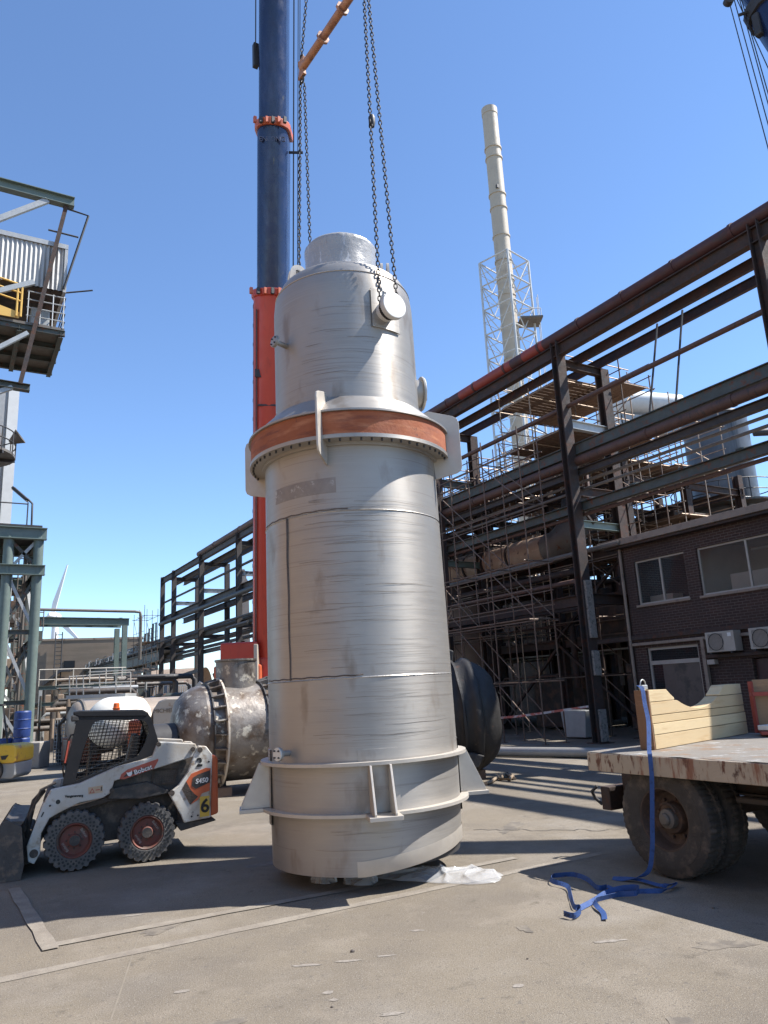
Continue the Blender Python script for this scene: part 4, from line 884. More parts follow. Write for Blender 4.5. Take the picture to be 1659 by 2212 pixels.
DOOR = (14.88, 16.80, 0.0, 2.87); GAR = (9.5, 13.2, 0.0, 2.35)
holes = WINS + [DOOR, GAR]; ys = sorted({BY0, BY1} | {h[0] for h in holes} | {h[1] for h in holes}); zs = sorted({0, BZ} | {h[2] for h in holes} | {h[3] for h in holes})
mb = MB()
for a, b in zip(ys, ys[1:]):
    for c, d in zip(zs, zs[1:]):
        my, mz = (a+b)/2, (c+d)/2
        if any(h[0] < my < h[1] and h[2] < mz < h[3] for h in holes): continue
        mb.quad((BX, a, c), (BX, b, c), (BX, b, d), (BX, a, d))
for h in holes:
    x2 = BX+.16
    mb.quad((BX, h[0], h[2]), (BX, h[0], h[3]), (x2, h[0], h[3]), (x2, h[0], h[2])); mb.quad((BX, h[1], h[2]), (x2, h[1], h[2]), (x2, h[1], h[3]), (BX, h[1], h[3]))
    mb.quad((BX, h[0], h[3]), (BX, h[1], h[3]), (x2, h[1], h[3]), (x2, h[0], h[3])); mb.quad((BX, h[0], h[2]), (x2, h[0], h[2]), (x2, h[1], h[2]), (BX, h[1], h[2]))
mb.quad((BX, BY1, 0), (BX+9, BY1, 0), (BX+9, BY1, BZ), (BX, BY1, BZ)); mb.quad((BX, BY0, 0), (BX+9, BY0, 0), (BX+9, BY0, BZ), (BX, BY0, BZ)); mb.quad((BX+9, BY0, 0), (BX+9, BY1, 0), (BX+9, BY1, 3.9), (BX+9, BY0, 3.9)); mb.quad((BX+9, BY0, 5.8), (BX+9, BY1, 5.8), (BX+9, BY1, BZ), (BX+9, BY0, BZ))
mb.build('wall', m_brick, bd)
rm = MB()
rm.span((BX+4, BY0+.1, .1), (BX+4.1, BY1-.1, 3.1)); rm.span((BX+.2, BY0+.1, 3.1), (BX+8.9, BY1-.1, 3.2)); rm.span((BX+.2, BY0+.1, 5.9), (BX+8.9, BY1-.1, 6.0))
for y in (14.7, 10.9, 6, 1): rm.span((BX+.3, y-.05, 3.2), (BX+6, y+.05, 5.9)); rm.span((BX+.3, y-.05, .1), (BX+4, y+.05, 3.1))
rm.build('room_partition', m_room, bd)
for (y, w, h, x) in ((16.5, .9, .75, .9), (15.5, .5, 1.1, 1.4), (13.2, 1.3, 1.0, .8), (12.2, .8, .7, .7)):
    MB().box((BX+x, y, 3.2+h/2+.6), (.5, w, h)).build('office_cupboard', pm('cupboard beige', (.42, .33, .24), (.36, .28, .2), 3, .6), bd, bevel=.01)
for (y, z) in ((15.6, 5.6), (13.3, 5.6), (12.4, 5.6)): MB().box((BX+1.8, y, z), (.12, 1.1, .05)).build('tube_light', m_white, bd)
def window(h, n, root=bd):
    y0, y1, z0, z1 = h; x = BX+.10
    f = MB().span((x-.03, y0+.002, z0+.002), (x+.03, y0+.055, z1-.002)); f.span((x-.03, y1-.055, z0+.002), (x+.03, y1-.002, z1-.002)); f.span((x-.03, y0+.055, z1-.055), (x+.03, y1-.055, z1-.002)); f.span((x-.03, y0+.055, z0+.002), (x+.03, y1-.055, z0+.055))
    for k in range(1, n):
        y = y0+(y1-y0)*k/n; f.span((x-.028, y-.03, z0+.055), (x+.028, y+.03, z1-.055))
    fo = f.build('window', m_wframe, root)
    MB().span((x-.006, y0+.05, z0+.05), (x+.006, y1-.05, z1-.05)).build('pane', m_pane, fo)
    MB().span((BX-.06, y0-.05, z0-.075), (BX+.10, y1+.05, z0-.003)).build('sill', m_trimc, fo, bevel=.006)
for h, n in zip(WINS, (2, 2, 2, 2)): window(h, n)
MB().span((BX-.38, BY0-.2, BZ-.05), (BX+9.2, BY1+.75, BZ+.16)).build('roof', m_trimc, bd, bevel=.012)
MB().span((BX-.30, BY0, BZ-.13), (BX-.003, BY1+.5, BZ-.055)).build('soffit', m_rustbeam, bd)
MB().span((BX-.10, BY0, 3.14), (BX-.003, BY1+1.9, 3.28)).build('ledge', m_rustbeam, bd, bevel=.01)
MB().span((BX-.12, BY0, 2.96), (BX-.003, BY1, 3.05)).build('fascia', m_trimc, bd, bevel=.01)
MB().tube((BX-.09, BY1+.06, 0), (BX-.09, BY1+.06, BZ-.14), .05, 8).build('drainpipe', m_trimc, bd, 40)
x = BX+.10; y0, y1, z0, z1 = DOOR
f = MB().span((x-.03, y0+.002, 0), (x+.03, y0+.075, z1-.002)); f.span((x-.03, y1-.075, 0), (x+.03, y1-.002, z1-.002)); f.span((x-.03, y0+.075, z1-.08), (x+.03, y1-.075, z1-.002)); f.span((x-.032, y0+.075, 2.34), (x+.034, y1-.075, 2.46))
df = f.build('door_frame', m_wframe, bd)
MB().span((x-.006, y0+.07, 2.46), (x+.006, y1-.07, z1-.08)).build('transom_pane', m_pane, df)
mb = MB(); n = 22
for k in range(n):
    y = y0+.08+(y1-y0-.55)*k/n; mb.span((x+.0, y, .05), (x+.02+.015*(k % 2), y+(y1-y0-.55)/n, 2.34))
dr = mb.build('door', pm('ribbed brown door', (.11, .085, .07), (.08, .062, .052), 3, .5, 0, [((.04, .035, .03), 2, .6, .06)]), bd)
MB().span((x-.004, y1-.47, .05), (x+.006, y1-.08, 2.34)).build('side_pane', m_pane, df)
MB().box((x-.05, 15.2, 1.1), (.06, .04, .2)).build('door_handle', m_dark, dr)
mb = MB()
for k in range(24): mb.span((x+.02+.012*(k % 2), GAR[0]+.01, .02+k*.096), (x+.05, GAR[1]-.01, .02+(k+1)*.096))
mb.build('roller_door', pm('dark red roller door', (.07, .03, .026), (.05, .026, .024), 2, .6), bd)
MB().span((BX-.14, 11.0, 2.42), (BX-.003, 14.7, 2.52)).build('canopy_beam', m_rustbeam, bd, bevel=.01)
MB().span((BX-.16, 14.55, .0), (BX-.04, 14.67, 3.0)).build('downpipe', m_trimc, bd, bevel=.01)
MB().span((BX-.20, 14.25, 2.24), (BX-.02, 14.5, 2.38)).build('junction_box', m_wframe, bd, bevel=.01)
m_ac = pm('air conditioner casing', (.38, .34, .285), (.32, .285, .24), 4, .5, 0, [((.22, .18, .14), 7, .68, .06)])
def aircon(yc, label):
    t = thing('air_conditioner', label, 'air conditioner', (BX-.22, yc, 2.56), 'air conditioners on the canopy beam')
    MB().span((BX-.40, yc-.46, 2.57), (BX-.06, yc+.46, 3.135)).build('casing', m_ac, t, bevel=.012)
    c = V((BX-.405, yc+.13, 2.85)); MB().lathe([(.245, 0), (.245, .01), (.225, .01), (.225, -.02), (0, -.02)], c, (-1, 0, 0), 28).build('fan_ring', m_dark, t, 30)
    g = MB()
    for k in range(13): g.beam(c+V((-.014, -.22+.0367*k, -.23)), c+V((-.014, -.22+.0367*k, .23)), .006, .008)
    g.build('fan_grille', m_greypipe, t)
    MB().span((BX-.408, yc-.38, 2.98), (BX-.402, yc-.27, 3.08)).build('maker_plate', m_white, t)
    for s in (-.33, .33): MB().span((BX-.42, yc+s-.02, 2.523), (BX-.05, yc+s+.02, 2.568)).build('bracket', m_dark, t)
aircon(13.83, 'cream air conditioner unit above the canopy beam, beside the door, seen whole'); aircon(12.45, 'cream air conditioner unit cut by the right edge of the view')
# unseen shop added behind the viewer on the left to bounce warm light
sp2 = MB(); sp2.prism([(-11, 0), (-24, 0), (-24, 9.5), (-17.5, 12), (-11, 9.5)], fl(-32, 0), RH, Z, FH*45); ysh = sp2.build('warm_bounce_shop', pm('warm bounce brick', (.36, .235, .14), (.30, .195, .12), 2, .9), None)
tag(ysh, 'long brown brick block added unseen behind the viewer on the left to bounce warm light', 'building')
# ------------------------------------------------------------------ scaffolds
def scaffold(o, ex, ey, nx, ny, nz, bx, by, bz, label, mat=m_scaf, decks=(), braces=True, top=.9, name='scaffold', rails=True):
    o = V(o); ex = V(ex); ey = V(ey); t = thing(name, label, 'scaffold', o, 'tube scaffolds')
    for i in range(nx+1):
        for j in range(ny+1):
            p = o+ex*bx*i+ey*by*j; h = bz*nz + top*random.uniform(.4, 1.3)
            s = MB().tube(p, p+Z*h, .026, 6).build('standard', mat, t, 60)
            MB().box(p+Z*.01, (.16, .16, .02)).build('foot_plate', mat, s)
    for k in range(1, nz+1):
        z = Z*(bz*k)
        for j in range(ny+1): MB().tube(o+ey*by*j+z-ex*.2, o+ey*by*j+z+ex*(bx*nx+.2), .024, 5).build('ledger', mat, t, 60)
        for i in range(nx+1): MB().tube(o+ex*bx*i+z*1.0+Z*.05-ey*.2, o+ex*bx*i+z+Z*.05+ey*(by*ny+.2), .024, 5).build('transom', mat, t, 60)
        if k in decks:
            mb = MB()
            for q in range(int(by*ny/.25)): mb.box(o+ex*bx*nx/2+ey*(.12+.25*q)+z+Z*(.09+random.uniform(0, .012)), V((0, 0, 0)) + V((abs(ex.x)*bx*nx+abs(ey.x)*.22, abs(ex.y)*bx*nx+abs(ey.y)*.22, .04)))
            mb.build('plank_deck', m_plank, t)
            if rails:
                for hh in (.55, 1.05):
                    for j in (0, ny): MB().tube(o+ey*by*j+z+Z*hh-ex*.1, o+ey*by*j+z+Z*hh+ex*(bx*nx+.1), .022, 5).build('guard_rail', mat, t, 60)
    if braces:
        for i in range(nx):
            for k in range(nz):
                if (i+k) % 2 == 0:
                    for j in (0, ny): MB().tube(o+ex*bx*i+ey*by*j+Z*(bz*k+.15), o+ex*bx*(i+1)+ey*by*j+Z*(bz*(k+1)-.1), .023, 5).build('brace', mat, t, 60)
    return t
YV = (0, 1, 0); XV = (1, 0, 0)
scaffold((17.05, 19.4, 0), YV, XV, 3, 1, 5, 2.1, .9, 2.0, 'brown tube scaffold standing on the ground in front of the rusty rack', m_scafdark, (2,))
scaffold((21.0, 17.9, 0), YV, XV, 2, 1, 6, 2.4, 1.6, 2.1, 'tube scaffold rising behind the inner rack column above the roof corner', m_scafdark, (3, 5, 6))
scaffold((21.2, 25.0, 0), YV, XV, 3, 2, 6, 2.2, 1.5, 2.0, 'tall scaffold around the plant just right of the hanging vessel', m_scaf, (3, 5))
scaffold((24.5, 18.6, 6.0), YV, XV, 3, 2, 3, 2.0, 1.5, 2.0, 'sunlit scaffold behind the brick building roof, left of the steel silo', m_scaf, (1, 2))
scaffold((27.5, 33.0, 4.0), YV, XV, 2, 2, 4, 2.4, 2.0, 2.2, 'scaffold at the foot of the lattice tower', m_scaf, (2, 3, 4))
scaffold((19.0, 18.9, 9.0), XV, YV, 2, 2, 2, 1.8, 1.8, 1.9, 'high scaffold platform with planks next to the top of the inner rack column', m_scaf, (1, 2))
scaffold((22.6, 19.6, 6.9), YV, XV, 3, 2, 3, 1.8, 1.4, 1.7, 'light scaffold frames standing on the process structure behind the thick brown pipe', m_scaf, (2,))
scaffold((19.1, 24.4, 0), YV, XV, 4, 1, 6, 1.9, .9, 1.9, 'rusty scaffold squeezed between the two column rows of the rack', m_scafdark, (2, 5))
scaffold((26.0, 25.0, 6.9), YV, XV, 3, 2, 3, 2.0, 1.6, 2.0, 'scaffold with bright poles on the process structure near the white duct', m_scaf, (1, 2, 3))
# ------------------------------------------------------------------ process plant behind the rack
pp = thing('process_plant', 'dark rusty multi level process structure behind the pipe rack', 'process plant', (24, 28, 0))
m_soot = pm('sooty plate', (.075, .055, .043), (.045, .036, .031), 1.5, .8, 0, [((.14, .08, .052), 2.5, .56, .08)], .3, 20)
for x in (22.0, 25.5, 29.0):
    for y in (19.2, 23.4, 27.6, 31.8, 36.0): MB().ibeam((x, y, 0), (x, y, 10.2), .3, .3, up=YV).build('plant_column', m_rustbeam, pp)
for z in (3.6, 6.9, 9.6):
    for y0 in (19.0, 23.4, 27.6, 31.8):
        if (z, y0) in ((9.6, 19.0), (6.9, 23.4), (9.6, 23.4), (9.6, 27.6), (6.9, 19.0)): continue
        MB().span((22.0+.4*(y0 > 25), y0, z), (29.2, y0+4.1, z+.06)).build('floor_plate', m_soot, pp)
    for x in (22.0, 25.5, 29.0): MB().ibeam((x, 19, z-.16), (x, 36.2, z-.16), .2, .3).build('floor_beam', m_rustbeam, pp)
    for y in (19.2, 23.4, 27.6, 31.8, 36.0): MB().ibeam((22, y, z-.17), (29, y, z-.17), .18, .28).build('floor_beam', m_rustbeam, pp)
    for k in range(9): MB().tube((21.95, 19.2+2.1*k, z), (21.95, 19.2+2.1*k, z+1.1), .022, 5).build('rail_post', m_scafdark, pp)
    for h in (.55, 1.1): MB().tube((21.95, 19.1, z+h), (21.95, 36.1, z+h), .024, 5).build('hand_rail', m_scafdark, pp, 60)
for k in range(30):
    z = random.choice((2.2, 3.1, 4.2, 5.2, 5.9, 7.6, 8.3, 9.0)); x = random.uniform(21.2, 27); a = random.uniform(18.5, 28); b = a+random.uniform(3, 9); r = random.choice((.04, .06, .09, .13))
    m = random.choice((m_greypipe, m_brownpipe, m_blacksteel, m_lightsteel, m_rustbeam))
    mb = MB()
    if k % 3: mb.path([(x, a, z), (x, b, z), (x, b+.15, z-.1), (x, b+.2, z-.3), (x, b+.2, max(.3, z-random.uniform(1, 3)))], r, 8)
    else: mb.path([(x, a, max(.1, z-2.5)), (x, a, z), (x+.1, a, z+.12), (x+.3, a, z+.15), (x+random.uniform(1, 4), a, z+.15)], r, 8)
    mb.build('plant_pipe', m, pp, 60)
for (x, y, z, s) in ((23.5, 21, 3.7, (1.6, 2.0, 1.6)), (25.8, 25, 3.7, (2, 2.5, 2.2)), (24, 29.6, 7.0, (1.7, 2.2, 1.4)), (27, 21.5, 7.0, (2.2, 2.6, 1.7)), (23.2, 24.5, .1, (1.5, 3, 2.2)), (24, 33.5, .1, (2.4, 2.2, 2.6)), (23.0, 19.9, .1, (1.2, 1.4, 2.4))):
    MB().box((x, y, z+s[2]/2), s).build('machine_housing', m_soot, pp, bevel=.05)
for (a, b) in (((21.8, 19.2, .1), (21.8, 23.4, 3.4)), ((21.8, 27.6, .1), (21.8, 23.4, 3.4)), ((21.8, 27.6, 3.7), (21.8, 31.8, 6.7)), ((21.8, 31.8, 6.9), (21.8, 27.6, 9.4)), ((21.8, 19.2, 6.7), (21.8, 23.4, 3.7))):
    MB().beam(a, b, .1, .1).build('wind_brace', m_rustbeam, pp)
for k, (x, z, r, m) in enumerate(((19.3, 9.3, .09, m_brownpipe), (19.7, 8.75, .12, m_rustbeam), (20.0, 9.6, .07, m_greypipe), (19.2, 5.4, .09, m_brownpipe), (19.9, 5.9, .12, m_rustbeam), (20.2, 10.3, .08, m_blacksteel))):
    MB().path([(x, 18.5+.3*k, z-1.2), (x, 18.5+.3*k, z-.1), (x, 18.6+.3*k, z), (x, 37, z)], r, 8).build('plant_pipe', m, pp, 60)
for k in range(16):
    y = 18.8+1.05*k; MB().beam((18.9, y, 8.05), (20.4, y, 8.05), .07, .1).build('pipe_support', m_rustbeam, pp)
for (x, y, z, dx, dy) in ((20.3, 20.5, 9.75, 1.2, 3.0), (20.9, 24.2, 10.9, 1.5, 3.4), (23.4, 22.0, 11.4, 2.4, 3.0), (19.6, 26.0, 10.0, 1.2, 4.0)):
    MB().span((x, y, z), (x+dx, y+dy, z+.05)).build('grating_floor', m_plank, pp)
    for q in (.55, 1.05): MB().path([(x, y, z+q), (x+dx, y, z+q), (x+dx, y+dy, z+q), (x, y+dy, z+q)], .024, 5, True).build('hand_rail', m_scaf, pp, 60)
    for px, py in ((x, y), (x+dx, y), (x+dx, y+dy), (x, y+dy), (x, y+dy/2)): MB().tube((px, py, z-1.4), (px, py, z+1.1), .028, 5).build('rail_post', m_scafdark, pp)
# big rusty duct, elbow and tan vessel
dc = thing('rusty_duct', 'fat rust brown round duct running level behind the scaffold poles', 'duct', (21, 22.6, 7.2))
m_duct = pm('rusty duct', (.42, .29, .20), (.32, .215, .145), 1.2, .7, 0, [((.50, .38, .28), 4, .6, .07, (1, .3, 1)), ((.10, .055, .04), 3, .62, .05)], .2, 20)
MB().tube((20.9, 22.4, 7.2), (20.9, 34, 7.35), .62, 28).build('duct_run', m_duct, dc, 40)
MB().path([(20.9, 22.4, 7.2), (20.9, 22.0, 7.23), (20.95, 21.6, 7.4), (21.1, 21.3, 7.75), (21.3, 21.2, 8.2), (21.5, 21.15, 9.2)], .62, 24).build('duct_elbow', m_greypipe, dc, 50)
for y in (24.5, 27.6, 30.5): MB().tube((20.9, y-.05, 7.23), (20.9, y+.05, 7.23), .67, 28).build('duct_flange', m_rustbeam, dc, 40)
m_tan = pm('stained tan plate', (.30, .225, .16), (.235, .175, .13), .9, .75, 0, [((.15, .10, .07), 1.6, .60, .06, (1, 1, .25)), ((.36, .29, .22), 2.2, .66, .06)], .2, 20)
tv = thing('settling_tank', 'stained tan steel tank standing on the ground behind the rack, right of the vessel', 'tank', (21.5, 29.8, 0))
MB().lathe([(0, 0), (1.75, 0), (1.75, 3.0), (1.79, 3.0), (1.79, 3.08), (1.75, 3.08), (1.75, 5.6), (1.80, 5.6), (1.80, 5.7), (0, 5.75)], (21.9, 29.9, .02), Z, 40).build('tank_shell', m_tan, tv, 30)
MB().lathe([(0, 0), (.9, 0), (.9, 1.2), (.95, 1.2), (.95, 1.26), (0, 1.26)], (21.9, 29.9, 5.77), Z, 24).build('tank_neck', m_rustbeam, tv, 30)
# pale shapes among the clutter
vs_ = thing('white_duct', 'white round ventilation duct with drooping bend behind the high scaffold', 'duct', (37, 30, 18))
MB().path([(35.6, 31.6, 15.8), (35.6, 31.6, 18.3), (35.7, 31.4, 18.8), (36.2, 31.0, 19.0), (37, 30.6, 19.0), (39.4, 29.2, 18.6)], .75, 20).build('duct_run', m_white, vs_, 50)
MB().prism([(0, 0), (3.6, -.6), (3.6, -1.6), (0, -1.2)], (35.9, 30.8, 18.2), V((.84, -.5, 0)).normalized(), Z, (.5, .8, 0)).build('duct_hood', m_lightsteel, vs_)
MB().tube((35.6, 31.6, 0), (35.6, 31.6, 15.8), .5, 12).build('duct_riser', m_greypipe, vs_, 40)
# steel silo
sl = thing('steel_silo', 'shiny bluish steel silo with ringed platform behind the brick building roof', 'silo', (34.6, 23.7, 0))
m_silo = pm('silo steel with painted reflections', (.15, .155, .16), (.075, .08, .09), .9, .38, .15, [((.03, .033, .04), .7, .60, .03, (1, 1, .04))], rv=.04, spec=.3)  # dark upright bands in the colour stand in for mirror reflections
MB().lathe([(0, 15.6), (.6, 15.55), (1.62, 15.15), (1.66, 15.05), (1.60, 15.0), (1.60, 10.5), (1.66, 10.45), (1.60, 10.4), (1.60, 9.6), (.9, 7.4), (.3, 6.6), (0, 6.6)], (34.6, 23.7, 0), Z, 56).build('silo_shell', m_silo, sl, 30)
MB().tube((36.1, 22.5, 14.2), (36.8, 22.1, 14.2), .2, 12).build('silo_nozzle', m_dark, sl, 40)
MB().lathe([(1.65, 10.1), (2.7, 10.1), (2.7, 10.2), (1.65, 10.2), (1.65, 10.1)], (34.6, 23.7, 0), Z, 40).build('silo_platform', m_greenold, sl)
for h in (10.65, 11.2): MB().path([V((34.6, 23.7, h)) + V((2.65*math.cos(R_(q)), 2.65*math.sin(R_(q)), 0)) for q in range(0, 360, 10)], .03, 5, True).build('platform_rail', m_dark, sl, 60)
for q in range(0, 360, 30): MB().tube(V((34.6+2.65*math.cos(R_(q)), 23.7+2.65*math.sin(R_(q)), 10.2)), V((34.6+2.65*math.cos(R_(q)), 23.7+2.65*math.sin(R_(q)), 11.2)), .03, 5).build('platform_post', m_dark, sl)
for q in (45, 135, 225, 315): MB().ibeam((34.6+1.9*math.cos(R_(q)), 23.7+1.9*math.sin(R_(q)), 0), (34.6+1.9*math.cos(R_(q)), 23.7+1.9*math.sin(R_(q)), 10.1), .3, .3, up=YV).build('silo_leg', m_greenold, sl)
for q in (90, 180, 270): MB().beam((34.6+1.9*math.cos(R_(q-45)), 23.7+1.9*math.sin(R_(q-45)), 9.9), (34.6+1.9*math.cos(R_(q+45)), 23.7+1.9*math.sin(R_(q+45)), 8.0), .15, .15).build('silo_brace', m_greenold, sl)
# grey clad housing at the right edge behind the roof
gh = thing('clad_housing', 'grey ribbed sheet metal housing on a frame at the right edge above the roof', 'housing', (36.5, 19.5, 0))
mb = MB(); c0 = V((34.9, 19.9, 10.6)); e = V((.86, -.51, 0))
for k in range(10): mb.prism([(0, 0), (.40, 0), (.40, .05), (0, .05)], c0 + e*.42*k, e, V((.51, .86, 0)), (0, 0, 2.3))
mb.build('rib_cladding', m_lightsteel, gh)
MB().beam(c0-Z*.1, c0+e*4.4-Z*.1, .2, .25).build('frame_beam', m_greenold, gh)
for k in (.3, 2.6): MB().ibeam(c0+e*k-Z*10.6, c0+e*k-Z*.2, .22, .22, up=YV).build('frame_leg', m_lightsteel, gh)
# dark shed closing the view behind the plant
sh_ = MB().span((31, 17, 0), (46, 52, 7.2)).build('plant_shed', m_soot, None); tag(sh_, 'low dark sheet clad shed closing the view behind the process structure', 'shed')
# ------------------------------------------------------------------ chimney and lattice tower
CH = V((54.1, 60.97, 0))
m_chim = pm('pale chimney paint', (.50, .43, .33), (.43, .37, .285), .5, .6, 0, [((.36, .30, .23), .8, .64, .08, (1, 1, .3))])
ch = thing('chimney', 'tall slender pale chimney rising above the lattice tower', 'chimney', CH)
MB().lathe([(1.0, 0), (.98, 45), (.94, 71.0), (.99, 71.0), (.99, 71.9), (.86, 71.9), (.86, 60), (0, 60)], CH, Z, 32).build('stack', m_chim, ch, 30)
for z in (66, 64.6, 59.5, 57.6, 53.8, 50.5, 48, 46, 42, 38): MB().lathe([(.95, z), (1.06, z), (1.06, z+.22), (.95, z+.22)], CH, Z, 32).build('stack_ring', m_chim, ch, 20)
MB().box(CH+V((-.55, -.82, 60.2)), (.35, .25, .45)).build('stack_sensor', m_dark, ch)
lw = thing('lattice_tower', 'white steel lattice tower enclosing the lower part of the chimney', 'tower', CH + V((0, -.5, 0)))
m_lat = pm('white lattice steel', (.60, .60, .58), (.48, .48, .46), 2, .5, .1, [((.35, .33, .3), 2, .66, .05)])
def lc(k, z):
    a = [(FH*-2.75), (RH*2.9), (FH*2.9), (RH*-2.9)][k % 4]; return CH + a + Z*z
LV = [0] + [6+4.3*i for i in range(12)]
LV = [50.6-3.1*i for i in range(17)][::-1]
for k in range(4): MB().tube(lc(k, 0), lc(k, 50.6), .13, 8).build('tower_leg', m_lat, lw, 60)
for i, z in enumerate(LV):
    for k in range(4):
        MB().tube(lc(k, z), lc(k+1, z), .095, 5).build('tower_strut', m_lat, lw, 60)
        if i < len(LV)-1 and z > 20:
            m = (lc(k, z)+lc(k+1, z))/2; t = LV[i+1]
            MB().tube(lc(k, t), m, .065, 5).build('tower_brace', m_lat, lw, 60); MB().tube(lc(k+1, t), m, .065, 5).build('tower_brace', m_lat, lw, 60)
pf = lc(1, 42.6); MB().box(pf - FH*.3 - RH*.6, (2.6, 2.6, .2), M.Rotation(-YAW, 3, 'Z')).build('tower_platform', m_greypipe, lw)
for s in (-1, 1):
    for q in (-1, 1): MB().tube(pf - RH*.6 + RH*1.2*s + FH*1.2*q, pf - RH*.6 + RH*1.2*s + FH*1.2*q + Z*1.2, .05, 5).build('platform_post', m_lat, lw)
for q in (-1, 1): MB().tube(pf - RH*.6 - RH*1.2 + FH*1.2*q + Z*1.2, pf - RH*.6 + RH*1.2 + FH*1.2*q + Z*1.2, .05, 5).build('platform_rail', m_lat, lw)
for s in (-.3, .3): MB().tube(lc(1, 0)+RH*.6+FH*s, lc(1, 46)+RH*.6+FH*s, .05, 5).build('ladder_stile', m_lat, lw)
for i, z in enumerate(LV[8:-1]):
    for k in range(4): MB().tube((lc(k, z)+lc(k, LV[9+i]))/2, (lc(k+1, z)+lc(k+1, LV[9+i]))/2, .04, 4).build('tower_strut', m_lat, lw, 60)
# ------------------------------------------------------------------ things on the ground at the right
gpipe = thing('ground_pipe', 'grey pipe lying on the asphalt between the burnt drum and the trailer', 'pipe', (14.2, 16.2, 0))
MB().tube((13.3, 18.9, .14), (15.4, 13.3, .14), .13, 16).build('pipe_run', pm('dull grey pipe', (.33, .31, .28), (.26, .24, .21), 3, .5, .2), gpipe, 40)
hs = MB(); hs.path([gp(1050, 1692, .04), gp(1062, 1688, .04), gp(1078, 1676, .05), gp(1098, 1670, .07), gp(1108, 1676, .06), gp(1100, 1684, .04), gp(1080, 1682, .04), gp(1092, 1672, .06), gp(1112, 1682, .03)], .035, 8)
tag(hs.build('coiled_hose', pm('tan hose', (.33, .25, .17), (.25, .19, .13), 6, .6), None, 60), 'short tan hose curled on the asphalt right of the vessel', 'hose')
tape = MB(); pts = [(17.0, 25.2, 1.0), (16.95, 23.3, .82), (17.0, 21.4, .85), (17.05, 20, .95), (18.1, 18.35, 1.15)]
m_tape = pm('warning tape', (.55, .5, .46), (.5, .12, .08), 3, .6, 0, (), st=(1, 1, 1), contrast=.04)
ribbon(tape, pts, .07, [(0, 0, 1)]*5, .002); tag(tape.build('barrier_tape', m_tape, None), 'sagging red and white barrier tape tied across the scaffold poles', 'tape')
bn = thing('steel_bin', 'grey steel bin standing under the scaffold behind the tape', 'bin', (19.6, 20.8, 0))
MB().prism([(-.5, 0), (.5, 0), (.62, .9), (-.62, .9)], (19.3, 20.4, .05), YV, Z, (.8, 0, 0)).build('bin_body', m_lightsteel, bn, bevel=.02)
# ------------------------------------------------------------------ mobile crane behind the vessel
def pt(x, y, D):                # point seen at a place in the picture, D metres ahead
    d = FWD*FPX + RGT*(x-W_/2) - UPV*(y-H_/2); return EYE + d*(D/d.dot(FH))
m_bred = pm('crane red', (.56, .055, .028), (.48, .048, .026), 1.2, .42, 0, [((.36, .04, .025), 3, .64, .08, (1, 1, .2))], .05, 20)
m_bblue = pm('crane blue', (.017, .030, .085), (.013, .022, .058), 1.0, .25, .15, [((.035, .05, .11), 3, .60, .1, (1, 1, .08)), ((.10, .09, .07), 5, .70, .04, (1, 1, .06))], .05, 20)
m_corange = pm('crane orange', (.60, .13, .05), (.5, .11, .045), 2, .45, 0, [((.35, .1, .05), 6, .68, .05)])
m_cream = pm('crane cream', (.52, .45, .36), (.46, .40, .32), 2, .5, 0, [((.33, .20, .12), 4, .64, .06)])
B0 = pt(586, 1430, 25.3); B1 = pt(591, 0, 19.2); BD = (B1-B0).normalized()
mc = thing('mobile_crane', 'mobile crane with red boom base and dark blue telescopic sections behind the vessel', 'crane', V((B0.x, B0.y, 0)))
bx = RH; by = BD.cross(bx).normalized(); bx = by.cross(BD).normalized()
def boomsec(a, b, w, d, mat, name, n=10):
    poly = [(-w/2, d/2), (-w/2, -d*.1)] + [(-w/2*math.cos(R_(q)), -d*.1-d*.42*math.sin(R_(q))) for q in range(15, 166, 15)] + [(w/2, -d*.1), (w/2, d/2)]
    return MB().prism(poly, a, bx, by, b-a).build(name, mat, mc, 30, .02)
def on(t): return B0 + BD*t
LB = (B1-B0).length
tj = 12.0; t2 = 17.05
boomsec(on(-3.0), on(tj), 1.16, 1.4, m_bred, 'boom_base')
boomsec(on(tj-.5), on(t2), .955, 1.2, m_bblue, 'boom_section')
boomsec(on(t2-.5), on(LB+14), .87, 1.1, m_bblue, 'boom_section')
for t, w, d in ((tj-.16, 1.30, 1.52), (t2, 1.12, 1.34)):
    c = boomsec(on(t-.02), on(t+.20), w, d, m_corange if t > 14 else m_bred, 'boom_collar')
    for k in range(6): MB().box(on(t+.09)-bx*(w/2-.1-k*(w-.2)/5)-by*d*.52, (.09, .09, .2)).build('collar_lug', m_dark if k % 2 else m_corange, c)
for s in (-.535, -.36): pass
sd_ = MB()
for k in range(20):
    p = on(.2+.6*k) - bx*.60; sd_.box(p, (.05, .05, .12))
sd_.tube(on(-2)-bx*.60, on(tj-.3)-bx*.60, .022, 6); sd_.build('cable_guide', m_dark, mc)
MB().box(on(9.4)-by*.66-bx*.35, (.2, .05, .25)).build('boom_plate', m_dark, mc)
MB().beam(on(8.4)-by*.70-bx*.35, on(8.4)-by*.70+bx*.3, .05, .05).build('boom_bracket', m_dark, mc)
mb = MB()
mb.beam(on(0)-by*.60-bx*.42, on(tj-.6)-by*.60-bx*.42, .03, .06); mb.build('boom_seam', m_dark, mc)
for dx, r in ((.66, .022), (.80, .014), (.86, .014)): MB().tube(on(tj-3)+bx*dx+by*.1, on(LB+14)+bx*dx*.9+by*.1, r, 5).build('hoist_rope', m_dark, mc)
MB().tube(on(LB-1.6)-bx*.56, on(LB+14)-bx*.55, .02, 5).build('hoist_rope', m_dark, mc)
MB().box(on(LB-1.7)-bx*.56, (.16, .16, .85)).build('rope_anchor', m_dark, mc)
